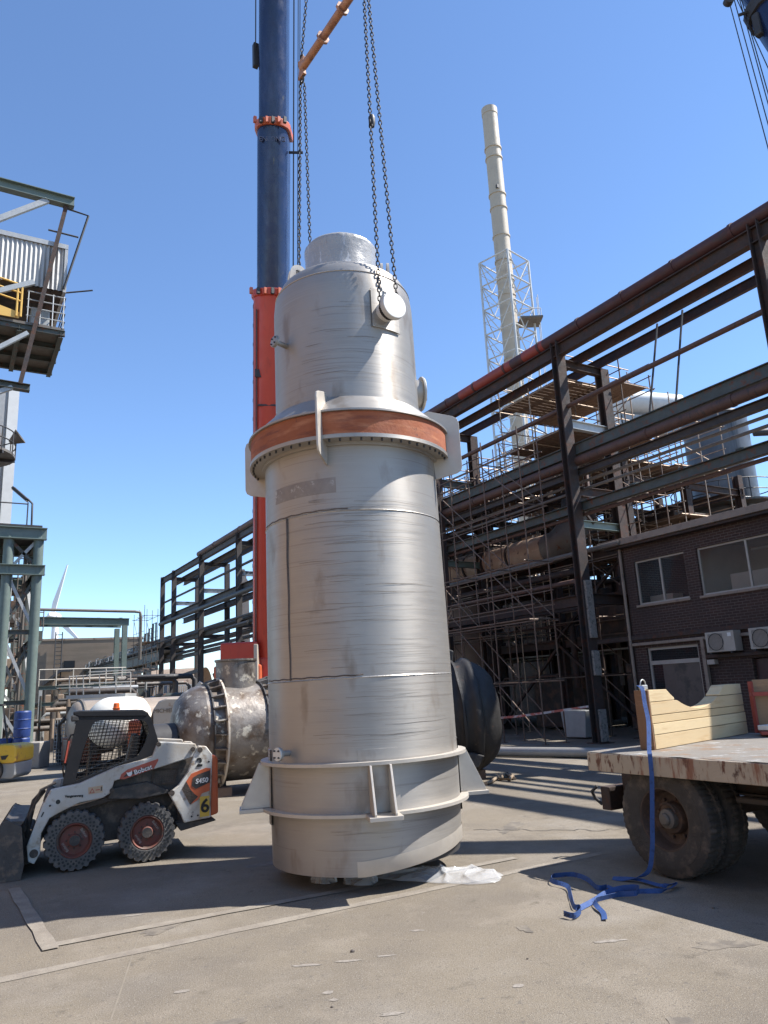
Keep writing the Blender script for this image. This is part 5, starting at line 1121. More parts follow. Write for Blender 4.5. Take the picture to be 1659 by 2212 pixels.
MB().beam(on(t2-.6)+bx*.5, on(t2-.6)+bx*.95, .06, .06).build('rope_guide', m_dark, mc)
text_mb('ENLONG', .20, on(t2-.45)-by*.585+bx*.06, bx, BD, .07).build('boom_lettering', pm('scuffed lettering', (.16, .18, .24), (.03, .05, .14), 9, .6), mc)
# superstructure and carrier
cb0 = fl(25.2, -4.75)
MB().box(fl(25.0, -4.9, 2.55), (1.5, 1.6, .85), M.Rotation(-YAW, 3, 'Z')).build('superstructure', m_corange, mc, bevel=.06)
MB().box(fl(24.9, -4.85, 3.35), (1.2, 1.3, .7), M.Rotation(-YAW, 3, 'Z')).build('winch_box', m_bred, mc, bevel=.06)
MB().box(fl(24.2, -4.28, 2.85), (.12, .3, 1.5), M.Rotation(-YAW, 3, 'Z')).build('ladder_panel', m_cream, mc, bevel=.02)
MB().box(fl(25.6, -3.6, 2.4), (2.0, 2.2, 1.6), M.Rotation(-YAW, 3, 'Z')).build('turntable_frame', m_bred, mc, bevel=.06)
MB().tube(fl(24.6, -5.75, 2.7), fl(24.9, -5.0, 2.95), .07, 8).build('boom_cylinder', m_dark, mc, 40)
MB().box(fl(26, -4.0, 1.0), (9.0, 2.6, .9), M.Rotation(-YAW-R_(-8), 3, 'Z')).build('carrier_frame', m_corange, mc, bevel=.08)
for k in range(4):
    c = fl(24.7-.17*k, -6.2+2.1*k, .65); MB().lathe([(.3, -.2), (.6, -.2), (.65, -.12), (.65, .12), (.6, .2), (.3, .2)], c, FH, 32).build('wheel', m_rubber, mc, 30)
# cab of the carrier, left of the old vessel
CB = fl(23.2, -6.95)
CR_ = M.Rotation(-YAW, 3, 'Z')
def cabp(poly, d0, th, name, mat, bev=.04): return MB().prism(poly, CB + FH*d0, RH, Z, FH*th).build(name, mat, mc, bevel=bev)
cabp([(-.34, .92), (-.36, 1.45), (-.28, 1.75), (-.12, 1.98), (.12, 2.06), (.62, 2.05), (.80, 1.9), (.84, 1.7), (.76, 1.42), (.34, 1.30), (.32, .92)], 0, 1.8, 'carrier_cab', m_cream)
cabp([(-.30, .05), (-.32, .90), (.30, .90), (.30, .05)], .02, 1.7, 'cab_front', m_corange)
cabp([(-.26, .94), (-.24, 1.10), (.22, 1.10), (.24, .94)], -.025, .03, 'cab_window', m_glass, 0)
cabp([(-.33, 1.25), (-.345, 1.5), (-.27, 1.7), (-.25, 1.3)], -.02, .03, 'side_window', m_glass, 0)
text_mb('MICHIELSENS', .165, CB - FH*.015 + RH*.23 + Z*1.70, RH, Z, .01).build('cab_lettering', pm('faded lettering', (.22, .16, .11), None, 6, .6), mc)
MB().box(CB - FH*.03 + Z*.72, (.6, .02, .03), CR_).build('cab_trim', m_dark, mc)
MB().tube(CB+RH*.75+Z*2.0+FH*.5, CB+RH*1.1+Z*2.45+FH*.5, .14, 12).build('exhaust_stack', m_cream, mc, 40)
# ------------------------------------------------------------------ second crane, upper right corner
s2 = pt(1664, 22, 12.0); s0 = fl(9.3, 9.7, 2.3); dd = (s2-s0).normalized(); s1 = s2 + dd*9
sc2 = thing('mobile_crane', 'second crane with dark blue boom, only its boom poking into the top right corner', 'crane', V((s0.x, s0.y, 0)))
sx = dd.cross(FH).normalized(); sy = dd.cross(sx)
def sec2(a, b, r, mat, nm, sm=40): return MB().lathe([(r*.6, 0), (r, .02), (r, (b-a).length-.02), (r*.6, (b-a).length)], a, (b-a), 12).build(nm, mat, sc2, sm)
sec2(s0, s2, .40, m_bblue, 'boom_section'); sec2(s2-dd*.2, s1, .31, m_bblue, 'boom_section')
sec2(s2-dd*.12, s2+dd*.16, .46, m_dark, 'boom_collar')
MB().box(s2-dd*.45-RH*.42, (.14, .14, .5)).build('collar_block', m_dark, sc2, bevel=.03)
MB().tube(s2-RH*.4, s2-RH*.62-Z*.08, .03, 6).build('rope_arm', m_dark, sc2)
MB().lathe([(0, -.09), (.09, -.06), (.09, .06), (0, .09)], pt(1574, 2, 12), FH, 12).build('rope_sheave', m_dark, sc2, 40)
MB().box((s0.x+.2, s0.y, 1.75), (2.2, 3.0, 1.5)).build('superstructure', m_corange, sc2, bevel=.1)
MB().box((s0.x+.2, s0.y-1.5, .95), (2.4, 9.0, .6)).build('carrier_frame', m_corange, sc2, bevel=.1)
for k in range(3):
    for q in (-1.0, 1.4): MB().lathe([(.3, -.2), (.55, -.2), (.6, -.12), (.6, .12), (.55, .2), (.3, .2)], (s0.x+q, s0.y+1.5-2.6*k, .6), (1, 0, 0), 28).build('wheel', m_rubber, sc2, 30)
for (xa, ya, xb, yb) in ((1578, 15, 1675, 380), (1586, 0, 1680, 345), (1598, 0, 1680, 300), (1602, 0, 1683, 285), (1606, 30, 1690, 215)):
    MB().tube(pt(xa-(xb-xa)*.5, ya-(yb-ya)*.5, 12.6), pt(xb, yb, 11.4), .010, 5).build('hoist_rope', m_dark, sc2)
# ------------------------------------------------------------------ old vessel (left) and burnt drum (right)
VA = fl(16.9, -4.10, 1.26); VB = fl(17.75, -2.35, 1.26); VD = (VB-VA).normalized()
def oldsteel():
    return pm('scorched steel', (.27, .245, .215), (.17, .15, .135), 1.4, .5, .45, [((.11, .075, .05), 1.6, .55, .08), ((.52, .47, .38), 5, .60, .04), ((.60, .55, .46), 2.2, .69, .03), ((.06, .048, .04), 2.0, .61, .06)], .4, 14)
m_old = oldsteel()
m_white_rust = pm('flaking white ring', (.55, .50, .42), (.42, .36, .29), 4, .7, 0, [((.16, .10, .06), 6, .60, .05)], .2, 40)
ov = thing('scrap_vessel', 'old rusty horizontal pressure vessel with two ribbed rings and a stub nozzle on top', 'vessel', V((VA.x, VA.y, 0)))
L0 = (VB-VA).length
MB().lathe([(1.02, -.15), (1.02, L0+.1)], VA, VD, 64).build('shell', m_old, ov, 30)
MB().lathe([(1.02, -.15), (.99, -.30), (.89, -.48), (.72, -.64), (.40, -.72), (0, -.74)], VA, VD, 64).build('dished_end', m_old, ov, 60)
MB().lathe([(1.02, L0+.1), (1.0, L0+.35), (.8, L0+.5), (.4, L0+.6), (0, L0+.62)], VA, VD, 48).build('dished_end', m_old, ov, 60)
MB().lathe([(.30, -1.25), (.42, -1.25), (.42, -.6), (.30, -.6)], VA-Z*.15-FH*.25, VD, 32).build('end_nozzle', m_dark, ov, 30)
for t in (-.05, 1.12):
    rg = MB().lathe([(1.02, t+.26), (1.17, t+.26), (1.17, t+.30), (1.02, t+.30)], VA, VD, 72).build('ring_flange', m_white_rust, ov, 20)
    MB().lathe([(1.02, t), (1.07, t), (1.07, t+.03), (1.02, t+.03)], VA, VD, 72).build('ring_flange', m_dark, rg, 20)
    x = VD.cross(Z).normalized(); 
    for k in range(24):
        a = 2*math.pi*k/24; e = x*math.cos(a)+Z*math.sin(a); MB().beam(VA+VD*(t+.02)+e*1.04, VA+VD*(t+.27)+e*1.11, .03, .10, e).build('ring_rib', m_old, rg)
c = VA + VD*.66; MB().lathe([(.44, .9), (.44, 1.50), (.47, 1.52), (.47, 1.56), (.36, 1.56), (.36, 1.2), (0, 1.2)], c, Z, 40).build('stub_nozzle', m_old, ov, 30)
MB().lathe([(1.025, L0*.30), (1.035, L0*.30), (1.035, L0*.58), (1.025, L0*.58)], VA, VD, 24, R_(200), R_(238), ref=VD.cross(Z)).build('repair_plate', m_old, ov, 20)
MB().beam(VA-FH*1.02-Z*.25+VD*-.2, VA-FH*1.08-Z*.25+VD*.2, .12, .05).build('maker_plate', m_lightsteel, ov)
for t in (.45, L0-.15):
    MB().tube(VA+VD*t-Z*1.30-FH*.3, VA+VD*t-Z*1.0-FH*.3, .06, 8).build('drain_stub', m_dark, ov); MB().box(VA+VD*t-Z*1.27-FH*.3, (.3, .3, .05)).build('drain_flange', m_dark, ov)
for t in (.15, L0-.3): MB().box(V((VA+VD*t).to_2d().to_3d())+Z*.09+FH*.15, (.35, 1.7, .18), M.Rotation(math.atan2(VD.y, VD.x), 3, 'Z')).build('timber_block', m_plank, ov)
m_burnt = pm('burnt black steel', (.022, .021, .021), (.042, .038, .034), 1.6, .62, .2, [((.20, .16, .12), 2.1, .70, .05), ((.10, .055, .04), 3.0, .68, .05)], .5, 10)
DA = fl(17.2, .55, 1.36); DD = (fl(17.6, 3, 1.36)-DA).normalized()
bd2 = thing('burnt_drum', 'burnt black steel drum end with flared rim lying right behind the vessel', 'drum', V((DA.x, DA.y, 0)))
def dent(j, a, r, h): return (r*(1+.010*math.sin(3*a+1)+.004*math.sin(7*a)), h+.025*math.sin(2*a)+.008*math.sin(9*a+j))
MB().lathe([(1.10, -1.2), (1.10, .40), (1.12, .62), (1.20, .70), (1.24, .74), (1.16, .78), (1.17, .90), (1.23, .96), (1.27, 1.02), (1.25, 1.12), (1.16, 1.16), (1.17, 1.22), (1.12, 1.34), (1.02, 1.50), (.90, 1.60), (.78, 1.62), (.76, 1.45), (0, 1.4)], DA, DD, 72, fn=dent).build('drum_shell', m_burnt, bd2, 60)
for t in (.35, .70): MB().lathe([(1.12, t), (1.24, t), (1.24, t+.05), (1.12, t+.05)], DA, DD, 60, fn=dent).build('drum_ring', m_burnt, bd2, 20)
MB().prism([(-.5, 1.08), (.30, 1.12), (.34, 1.40), (.05, 1.52), (-.5, 1.40)], DA+DD*.52-FH*.3, DD, Z, FH*.6).build('top_box', m_burnt, bd2, bevel=.02)
MB().prism([(.35, -1.0), (1.15, -1.02), (1.25, -.85), (1.3, -.80), (1.05, -.72), (.4, -.74)], DA-FH*1.12, DD, Z, FH*.5).build('support_foot', m_burnt, bd2, bevel=.02)
MB().box(V((DA.x, DA.y, .10))+DD*.7, (1.3, .5, .2), M.Rotation(math.atan2(DD.y, DD.x), 3, 'Z')).build('timber_block', m_plank, bd2)
# ------------------------------------------------------------------ green steel tower at the left
gt = thing('steel_tower', 'grey green steel support tower at the left edge with crossed braces', 'tower', (3.2, 34.2, 0))
def tcol(x, y, h, mat=m_green, r=.20, root=gt): return MB().tube((x, y, 0), (x, y, h), r, 16).build('tower_column', mat, root, 40)
for x in (3.12, 1.98, -1.2):
    for y in (34.2, 38.4): tcol(x, y, 9.25, m_green if y < 36 else m_greenold)
for y in (34.2, 38.4):
    for z in (9.1, 7.55): MB().ibeam((-2, y-.16, z), (3.4, y-.16, z), .3, .50 if z > 9 else .42).build('tower_beam', m_green, gt)
    for z in (5.0, 2.2): MB().ibeam((-2, y, z), (3.1, y, z), .14, .18).build('tower_beam', m_greenold, gt)
for x in (3.2, 1.98):
    for z in (9.1, 7.55, 4.6): MB().ibeam((x, 34.2, z), (x, 38.4, z), .25, .4).build('tower_beam', m_greenold, gt)
for (z0, z1) in ((7.4, 5.1), (4.9, 2.3), (2.1, .3)):
    for y in (34.25, 38.4):
        MB().beam((1.98, y, z0), (3.12, y, z1), .12, .13, (0, 1, 0)).build('tower_brace', m_lightsteel, gt); MB().beam((3.12, y+.05, z0), (1.98, y+.05, z1), .10, .12, (0, 1, 0)).build('tower_brace', m_greenold, gt)
MB().beam((1.98, 34.3, 7.5), (3.12, 34.3, 8.95), .12, .12, (0, 1, 0)).build('tower_brace', m_lightsteel, gt)
MB().beam((1.98, 34.3, 8.9), (3.12, 34.3, 7.7), .12, .12, (0, 1, 0)).build('tower_brace', m_greenold, gt)
MB().beam((3.15, 34.3, 5.0), (3.15, 38.4, 7.3), .14, .14).build('tower_brace', m_lightsteel, gt); MB().beam((3.15, 34.3, 2.3), (3.15, 38.4, 4.9), .14, .14).build('tower_brace', m_lightsteel, gt)
MB().span((-2, 33.9, 9.36), (3.2, 38.8, 9.44)).build('tower_deck', m_dark, gt)
for x in (2.6, 1.2, -.2): MB().tube((x, 34.0, 9.44), (x, 34.0, 10.4), .03, 5).build('rail_post', m_dark, gt)
MB().tube((-2, 34.0, 10.35), (2.6, 34.0, 10.35), .03, 5).build('hand_rail', m_dark, gt)
lp = thing('lamp', 'fluorescent floodlight on a bent pole on top of the green tower', 'lamp', (2.72, 34.1, 9.44))
q0 = pt(68, 1140, 31); q1 = pt(70, 1088, 31); q2 = pt(60, 1078, 31); q3 = pt(28, 1053, 31)
MB().path([q0, q1, q2], .045, 6).build('lamp_pole', m_dark, lp, 60)
MB().beam(q2-Z*.05, q3, .22, .12).build('lamp_head', m_dark, lp, bevel=.02); MB().beam(q2-Z*.13, q3-Z*.08, .16, .05).build('lamp_diffuser', m_cream, lp)
for x in (3.3, 1.6, -.4):
    for y in (42.6, 46.8): tcol(x, y, 8.6, m_greenold, .17)
for z in (8.4, 6.1, 3.9, 1.9):
    MB().ibeam((-2, 42.6, z), (3.6, 42.6, z), .18, .26).build('tower_beam', m_greenold, gt); MB().ibeam((3.3, 38.4, z), (3.3, 46.8, z), .18, .24).build('tower_beam', m_greenold, gt)
for (z0, z1) in ((8.3, 6.2), (6.0, 4.0), (3.8, 2.0)): MB().beam((1.6, 42.5, z0), (3.3, 42.5, z1), .12, .12, (0, 1, 0)).build('tower_brace', m_lightsteel, gt); MB().beam((3.3, 42.6, z0), (1.6, 42.6, z1), .1, .1, (0, 1, 0)).build('tower_brace', m_greenold, gt)
for k, (x, y, z, s) in enumerate(((2.2, 40.6, 5.9, (1.5, 1.5, 1.1)), (2.4, 41, 2.9, (1.3, 1.6, 1.4)), (2.2, 40.6, 7.4, (1.7, 1.5, .5)), (.6, 40, 4.2, (1.4, 1.4, 1.6)), (2.4, 40.5, .2, (1.5, 1.5, 1.8)))): MB().box((x, y, z+s[2]/2), s).build('tower_equipment', m_tan if k % 2 else m_soot, gt, bevel=.04)
for x in (2.55, 2.75): MB().tube((x, 36.2, 0), (x, 36.2, 8.8), .03, 5).build('ladder_stile', m_greypipe, gt)
for k in range(28): MB().tube((2.55, 36.2, .3+.3*k), (2.75, 36.2, .3+.3*k), .02, 4).build('ladder_rung', m_greypipe, gt)
for (x, y, r) in ((2.3, 37, .09), (2.05, 36.6, .06), (2.95, 37.6, .07), (1.5, 36.8, .12)): MB().tube((x, y, 0), (x, y, 8.9), r, 8).build('riser_pipe', random.choice((m_greypipe, m_lightsteel, m_tan)), gt, 40)
# cantilevered upper platform module
up = thing('platform_module', 'cantilevered steel platform with ribbed cladding and yellow stair high at the left edge', 'platform', (2.0, 32, 16.7))
m_clad = pm('weathered cladding', (.46, .45, .42), (.38, .37, .35), 2.2, .45, .35, [((.25, .17, .11), 1.8, .64, .06, (1, 1, .2))])
m_yellow = pm('yellow paint', (.72, .44, .10), (.62, .38, .10), 3, .5, 0, [((.4, .26, .12), 5, .68, .05)])
mb = MB()
xs = [-3.2+.085*k for k in range(75)]
for k, x in enumerate(xs[:-1]):
    y0, y1 = (30.0, 30.055) if k % 2 else (30.055, 30.0)
    mb.quad((x, y0, 18.35), (x+.085, y1, 18.35), (x+.085, y1, 20.25), (x, y0, 20.25))
mb.build('ribbed_cladding', m_clad, up)
MB().span((-3.2, 29.96, 20.26), (3.2, 30.14, 20.46)).build('cladding_cap', m_lightsteel, up); MB().span((3.08, 29.97, 18.3), (3.2, 34.0, 20.26)).build('side_cladding', m_clad, up)
MB().span((-3.2, 30.15, 18.36), (3.1, 34.0, 20.2)).build('clad_room', m_soot, up)
MB().span((-3.2, 30, 16.62), (3.22, 34.2, 16.72)).build('platform_floor', m_greypipe, up)
for y in (30.05, 31.4, 32.8, 34.15): MB().ibeam((-3.2, y, 16.5), (3.25, y, 16.5), .15, .22).build('floor_beam', m_greenold, up)
for x in (-1.6, .4, 1.6, 3.1): MB().ibeam((x, 30, 16.42), (x, 34.2, 16.42), .18, .26).build('floor_beam', m_greenold, up)
MB().ibeam((-3, 29.9, 22.45), (3.32, 29.9, 22.4), .35, .42).build('top_beam', m_green, up)
MB().beam((3.02, 29.92, 22.2), (1.75, 29.92, 14.05), .16, .18, (0, 1, 0)).build('hanger_column', m_rustbeam, up)
MB().beam((2.3, 29.85, 22.2), (-1.4, 29.85, 19.2), .22, .16, (0, 1, 0)).build('diagonal_brace', m_lightsteel, up)
MB().beam((2.0, 29.85, 18.4), (-1.2, 29.85, 16.6), .2, .14, (0, 1, 0)).build('diagonal_brace', m_lightsteel, up)
MB().beam((1.9, 29.9, 16.2), (-2.4, 29.9, 12.6), .16, .16, (0, 1, 0)).build('diagonal_brace', m_lightsteel, up)
MB().ibeam((-3, 30, 14.1), (2.1, 30, 13.95), .3, .26).build('lower_beam', m_greenold, up)
MB().beam((1.5, 30, 13.9), (-2, 30, 11.9), .16, .16, (0, 1, 0)).build('diagonal_brace', m_lightsteel, up)
MB().path([(2.9, 29.9, 22.1), (3.9, 29.9, 22.0), (3.1, 29.9, 18.4)], .05, 5).build('service_pipe', m_dark, up)
for z in (20.9,): MB().tube((2.4, 29.9, z), (3.55, 29.9, z-.02), .04, 5).build('pipe_strut', m_dark, up)
for x in (1.85, 2.3, 2.75, 3.15): MB().tube((x, 30.0, 16.7), (x, 30.0, 18.1), .025, 5).build('rail_post', m_lightsteel, up)
for z in (17.0, 17.35, 17.7, 18.05): MB().tube((1.8, 30.0, z), (3.2, 30.0, z), .025, 5).build('hand_rail', m_lightsteel, up); MB().tube((3.2, 30.0, z), (3.2, 32, z), .025, 5).build('hand_rail', m_dark, up)
MB().tube((3.2, 30, 18.3), (4.2, 29.9, 18.6), .035, 5).build('lamp_arm', m_dark, up)
mb = MB(); mb.prism([(-2.0, 18.6), (.9, 17.15), (1.55, 17.0), (1.55, 16.75), (.8, 16.75), (-2.0, 18.2)], (0, 29.86, 0), (1, 0, 0), Z, (0, .05, 0)); mb.build('stair_stringer', m_yellow, up)
for h in (.45, .8, 1.15): MB().path([(-2, 29.82, 18.6+h), (.75, 29.82, 17.15+h), (1.6, 29.82, 17.0+h)], .035, 6).build('stair_rail', m_yellow, up, 60)
for x, z in ((-1.2, 18.1), (0, 17.55), (.75, 17.1), (1.6, 16.8), (1.45, 16.8)): MB().tube((x, 29.82, z), (x, 29.82, z+1.3), .04, 6).build('stair_post', m_yellow, up)
MB().box((2.4, 31.5, 17.4), (.7, .7, 1.2)).build('control_cabinet', m_lightsteel, up, bevel=.02)
# white clad tower behind and round platform
wt = thing('clad_tower', 'white ribbed sheet metal tower at the left edge behind the platform', 'tower', (0, 42, 0))
mb = MB()
for k in range(24):
    x = -4.8+.3*k; d = .12 if k % 2 else 0; mb.quad((x, 42-d, 9), (x+.3, 42-d, 9), (x+.3, 42-d, 18.7), (x, 42-d, 18.7)); mb.quad((x+.3, 42, 9), (x+.3, 41.88, 9), (x+.3, 41.88, 18.7), (x+.3, 42, 18.7))
mb.build('ribbed_cladding', m_clad, wt)
MB().span((1.95, 41.85, 0), (2.45, 48, 18.75)).build('corner_panel', m_white, wt); MB().span((-5, 42.05, 0), (1.95, 48, 18.7)).build('tower_core', m_lightsteel, wt)
rp_ = thing('round_platform', 'round caged walkway with open grating wrapped around the white tower', 'platform', (0, 38.5, 13.2))
cc = V((.2, 37.6, 13.3))
MB().lathe([(.9, 0), (2.0, 0), (2.0, .12), (.9, .12), (.9, 0)], cc, Z, 36).build('walkway_deck', m_greypipe, rp_)
for h in (.5, 1.0): MB().path([cc+Z*(h+.1)+V((2.0*math.cos(R_(q)), 2.0*math.sin(R_(q)), 0)) for q in range(0, 360, 10)], .03, 5, True).build('walkway_rail', m_dark, rp_, 60)
for q in range(0, 360, 24): MB().tube(cc+V((2*math.cos(R_(q)), 2*math.sin(R_(q)), 0)), cc+V((2*math.cos(R_(q)), 2*math.sin(R_(q)), 1.1)), .03, 5).build('rail_post', m_dark, rp_)
for q in range(0, 360, 45): MB().beam(cc+V((.6*math.cos(R_(q)), .6*math.sin(R_(q)), -.08)), cc+V((2*math.cos(R_(q)), 2*math.sin(R_(q)), -.05)), .08, .14).build('walkway_bracket', m_dark, rp_)
MB().tube(cc-Z*1.5, cc+Z*3, .9, 28).build('riser_column', m_tan, rp_, 40)
MB().lathe([(.1, 0), (.35, .5), (.38, .55)], cc+V((1.72, -.3, .75)), (.75, -.3, .55), 16).build('horn', m_greypipe, rp_, 40)
# ------------------------------------------------------------------ gantry, hall, turbine
ga = thing('pipe_gantry', 'light grey steel portal gantry with pipe on top, left of the far rack', 'gantry', (9.9, 50, 0))
for (y, s) in ((50, 0), (52.5, .1)):
    MB().ibeam((3, y, 7.1+s), (10.1, y, 7.0+s), .3, .45).build('gantry_beam', m_green, ga)
    MB().ibeam((9.85-.0*s, y, 0), (9.85, y, 6.8), .30, .30, up=YV).build('gantry_column', m_green, ga)
for k in range(5): MB().ibeam((4.2+1.35*k, 50, 7.15), (4.2+1.35*k, 52.5, 7.2), .2, .25).build('gantry_tie', m_green, ga)
MB().path([(3, 49.8, 7.75), (10.4, 49.8, 7.65), (10.75, 49.8, 7.6), (10.8, 49.8, 7.3), (10.8, 49.8, 4.6)], .09, 8).build('gantry_pipe', m_greypipe, ga, 60)
MB().span((3.0, 49.3, 5.8), (5.0, 51.0, 6.4)).build('gantry_platform', m_greenold, ga); MB().box((4.3, 49.6, 6.85), (1.2, .4, .35)).build('pipe_bundle', m_brownpipe, ga)
for x in (3.2, 4.1, 5.0): MB().tube((x, 49.3, 6.4), (x, 49.3, 7.6), .035, 5).build('rail_post', m_greypipe, ga)
MB().tube((3.0, 49.3, 7.5), (5.0, 49.3, 7.5), .035, 5).build('hand_rail', m_greypipe, ga)
MB().beam((3.2, 49.4, 3.2), (4.9, 49.4, 5.8), .14, .2, (0, 1, 0)).build('knee_brace', m_green, ga)
m_hall = pm('brown sheet cladding', (.20, .15, .105), (.17, .128, .09), .4, .7, 0, [((.15, .115, .08), .15, .55, .06, (1, 1, 9))])
hl = thing('brown_hall', 'long flat roofed brown sheet clad hall in the far distance', 'building', (18, 118, 0))
MB().prism([(0, 0), (17, 0), (17, 11.4), (0, 11.4)], (9.5, 122.5, 0), V((.983, -.182, 0)), Z, V((.182, .983, 0))*22).build('hall_wall', m_hall, hl)
MB().prism([(-.1, 11.4), (17.1, 11.4), (17.1, 11.7), (-.1, 11.7)], V((9.5, 122.5, 0))-V((.05, .08, 0)), V((.983, -.182, 0)), Z, V((.182, .983, 0))*22.2).build('hall_parapet', m_tan, hl)
hx = V((.983, -.182, 0)); hy = V((.182, .983, 0)); h0 = V((9.5, 122.5, 0))
for s in (-.45, .45): MB().tube(h0+hx*(5.2+s)-hy*.6+Z*4, h0+hx*(5.2+s)-hy*.6+Z*12.6, .09, 5).build('ladder_stile', m_dark, hl)
for k in range(14): MB().tube(h0+hx*4.75-hy*.6+Z*(4.4+.6*k), h0+hx*5.65-hy*.6+Z*(4.4+.6*k), .06, 5).build('ladder_rung', m_dark, hl)
MB().prism([(3.2, 5.2), (5.6, 7.2), (7, 7.2), (7, 6.8), (5.7, 6.8), (3.4, 4.9)], h0-hy*1.2, hx, Z, hy*1).build('hall_stair', m_dark, hl)
MB().prism([(6.0, 7.4), (7.5, 7.4), (7.5, 8.4), (6.0, 8.4)], h0-hy*.1, hx, Z, hy*.08).build('hall_window', m_glass, hl)
mb = MB()
for k in range(4): mb.prism([(10.5+.55*k, 2.4), (10.9+.55*k, 2.4), (10.9+.55*k, 3.6), (10.5+.55*k, 3.6)], h0-hy*.1, hx, Z, hy*.08)
mb.build('lower_window', m_glass, hl)
dm = thing('storage_shed', 'tan arched roof storage shed with red brown wall behind the far rack legs', 'shed', (35, 110, 0))
MB().lathe([(0, -.1), (5.0, 0), (5.0, 8)], (27.6, 118, 1.6), (.86, -.51, 0), 24, R_(0), R_(180), ref=V((.51, .86, 0))).build('arched_roof', m_tan, dm, 40); MB().span((26.5, 112, 0), (33, 118, 2.6)).build('shed_wall', pm('red brown wall', (.26, .13, .09), None, 1, .8), dm)
fn_ = thing('bar_fence', 'light grey vertical bar fence beyond the far rack', 'fence', (20, 78, 0))
for k in range(40): MB().box((15.5+.24*k, 80-.0*k, 2.2), (.07, .07, 2.6)).build('fence_bar', m_lightsteel, fn_)
for z in (1.2, 3.4): MB().span((15.4, 79.95, z), (25, 80.05, z+.1)).build('fence_rail', m_lightsteel, fn_)
MB().span((15.4, 80.0, 0), (25, 80.3, 1.0)).build('fence_plinth', m_concrete, fn_)
wtb = thing('wind_turbine', 'distant white wind turbine with one blade pointing up beside the gantry', 'wind turbine', fl(300, -133.5))
HB = pt(113, 1330, 300); m_tb = pm('turbine white', (.78, .78, .78), (.72, .72, .72), 1, .4)
for q in (14, 134, 254):
    d = RH*math.sin(R_(q)) + Z*math.cos(R_(q)); s = d.cross(FH).normalized()
    MB().add([HB+d*1+s*1.0, HB+d*5+s*1.5, HB+d*21+s*.25, HB+d*21-s*.1, HB+d*5-s*.5, HB+d*1-s*.6] + [p+FH*.5 for p in (HB+d*1+s*1.0, HB+d*5+s*1.5, HB+d*21+s*.25, HB+d*21-s*.1, HB+d*5-s*.5, HB+d*1-s*.6)], [(0, 1, 2, 3, 4, 5), (11, 10, 9, 8, 7, 6)] + [(i, (i+1) % 6, 6+(i+1) % 6, 6+i) for i in range(6)]).build('blade', m_tb, wtb)
MB().lathe([(0, -3), (1.4, -1.5), (1.5, 0), (1.5, 5), (0, 5.5)], HB, FH, 16).build('nacelle', m_tb, wtb, 40)
MB().tube(V((HB.x, HB.y, 0))+FH*3, HB+FH*3, 2.0, 16, 1.2).build('mast', m_tb, wtb, 40)
# ------------------------------------------------------------------ vehicles and stock in the left background
tk = thing('vacuum_tanker', 'cream vacuum tanker truck with rounded tank and rusty louvred cabinet', 'tanker', fl(27.5, -10.6))
TKA = fl(26.6, -10.9, 1.35); TKD = (RH*.78 + FH*.62).normalized(); tkx = TKD.cross(Z).normalized()
m_tank = pm('dirty cream tank', (.34, .28, .225), (.27, .225, .18), 2, .45, .1, [((.25, .19, .15), 3, .64, .06)])
MB().lathe([(0, -.28), (.5, -.22), (.72, -.08), (.78, .06), (.78, 5.2), (0, 5.5)], TKA, TKD, 40).build('tank_barrel', m_tank, tk, 40)
MB().lathe([(.78, .05), (.83, .05), (.83, .12), (.78, .12)], TKA, TKD, 40).build('tank_rim', m_greypipe, tk, 20)
MB().prism([(-.75, .12), (.75, .12), (.78, .9), (-.78, .9)], V((TKA.x, TKA.y, 0))-TKD*.25, tkx, Z, TKD*.9).build('equipment_cabinet', pm('rusty red cabinet', (.30, .11, .06), (.22, .085, .05), 3, .6, 0, [((.42, .30, .22), 4, .62, .06)]), tk, bevel=.03)
mb = MB()
for k in range(15): mb.beam(V((TKA.x, TKA.y, .2+.045*k))-TKD*.27-tkx*.1, V((TKA.x, TKA.y, .2+.045*k))-TKD*.27-tkx*.5, .02, .03)
mb.build('louvre', m_cream, tk)
for t in (.3, 3.6, 4.6): MB().lathe([(.2, -.15), (.45, -.15), (.48, 0), (.45, .15), (.2, .15)], V((TKA.x, TKA.y, .48))+TKD*t+tkx*-.72, tkx, 24).build('wheel', m_rubber, tk, 30)
MB().path([TKA+tkx*-.3-TKD*.3+Z*.2, TKA+tkx*-.5-TKD*.45, TKA+tkx*-.5-TKD*.4-Z*.8], .06, 6).build('suction_hose', m_dark, tk, 60)
wd = thing('white_tank', 'bright white rounded tank behind the loader cab roof', 'tank', fl(26, -9.6))
WA = fl(25.6, -9.95, 1.38); MB().lathe([(0, -.5), (.5, -.4), (.75, -.15), (.82, .1), (.82, 2.2), (0, 2.6)], WA+RH*.55, FH, 40).build('tank_barrel', pm('bright white tank', (.80, .77, .68), (.74, .71, .62), 2, .4), wd, 40)
for s in (-.62, .62): MB().box(WA+RH*.55+RH*s*.8+Z*-.7+FH*.8, (.15, 1.5, .6), CR_).build('tank_cradle', m_dark, wd)
wp = thing('loading_platform', 'white railed loading platform above the white tank', 'platform', fl(28, -9.3))
m_rail = pm('white rail', (.50, .47, .41), (.40, .375, .33), 3, .5)
for (a, b, c, d) in ((150, 1462, 282, 1452), (150, 1488, 282, 1478), (192, 1452, 290, 1447), (192, 1476, 290, 1472)):
    MB().tube(pt(a, b, 28.5), pt(c, d, 28.5 if a < 160 else 27.5), .021, 5).build('hand_rail', m_rail, wp)
for x in (150, 165, 180, 215, 250, 282): MB().tube(pt(x, 1460-.06*(x-150), 28.5), pt(x, 1502-.05*(x-150), 28.5), .021, 5).build('rail_post', m_rail, wp)
MB().beam(pt(158, 1536-30, 28), pt(283, 1531-30, 28), 1.2, .12).build('platform_deck', m_lightsteel, wp)
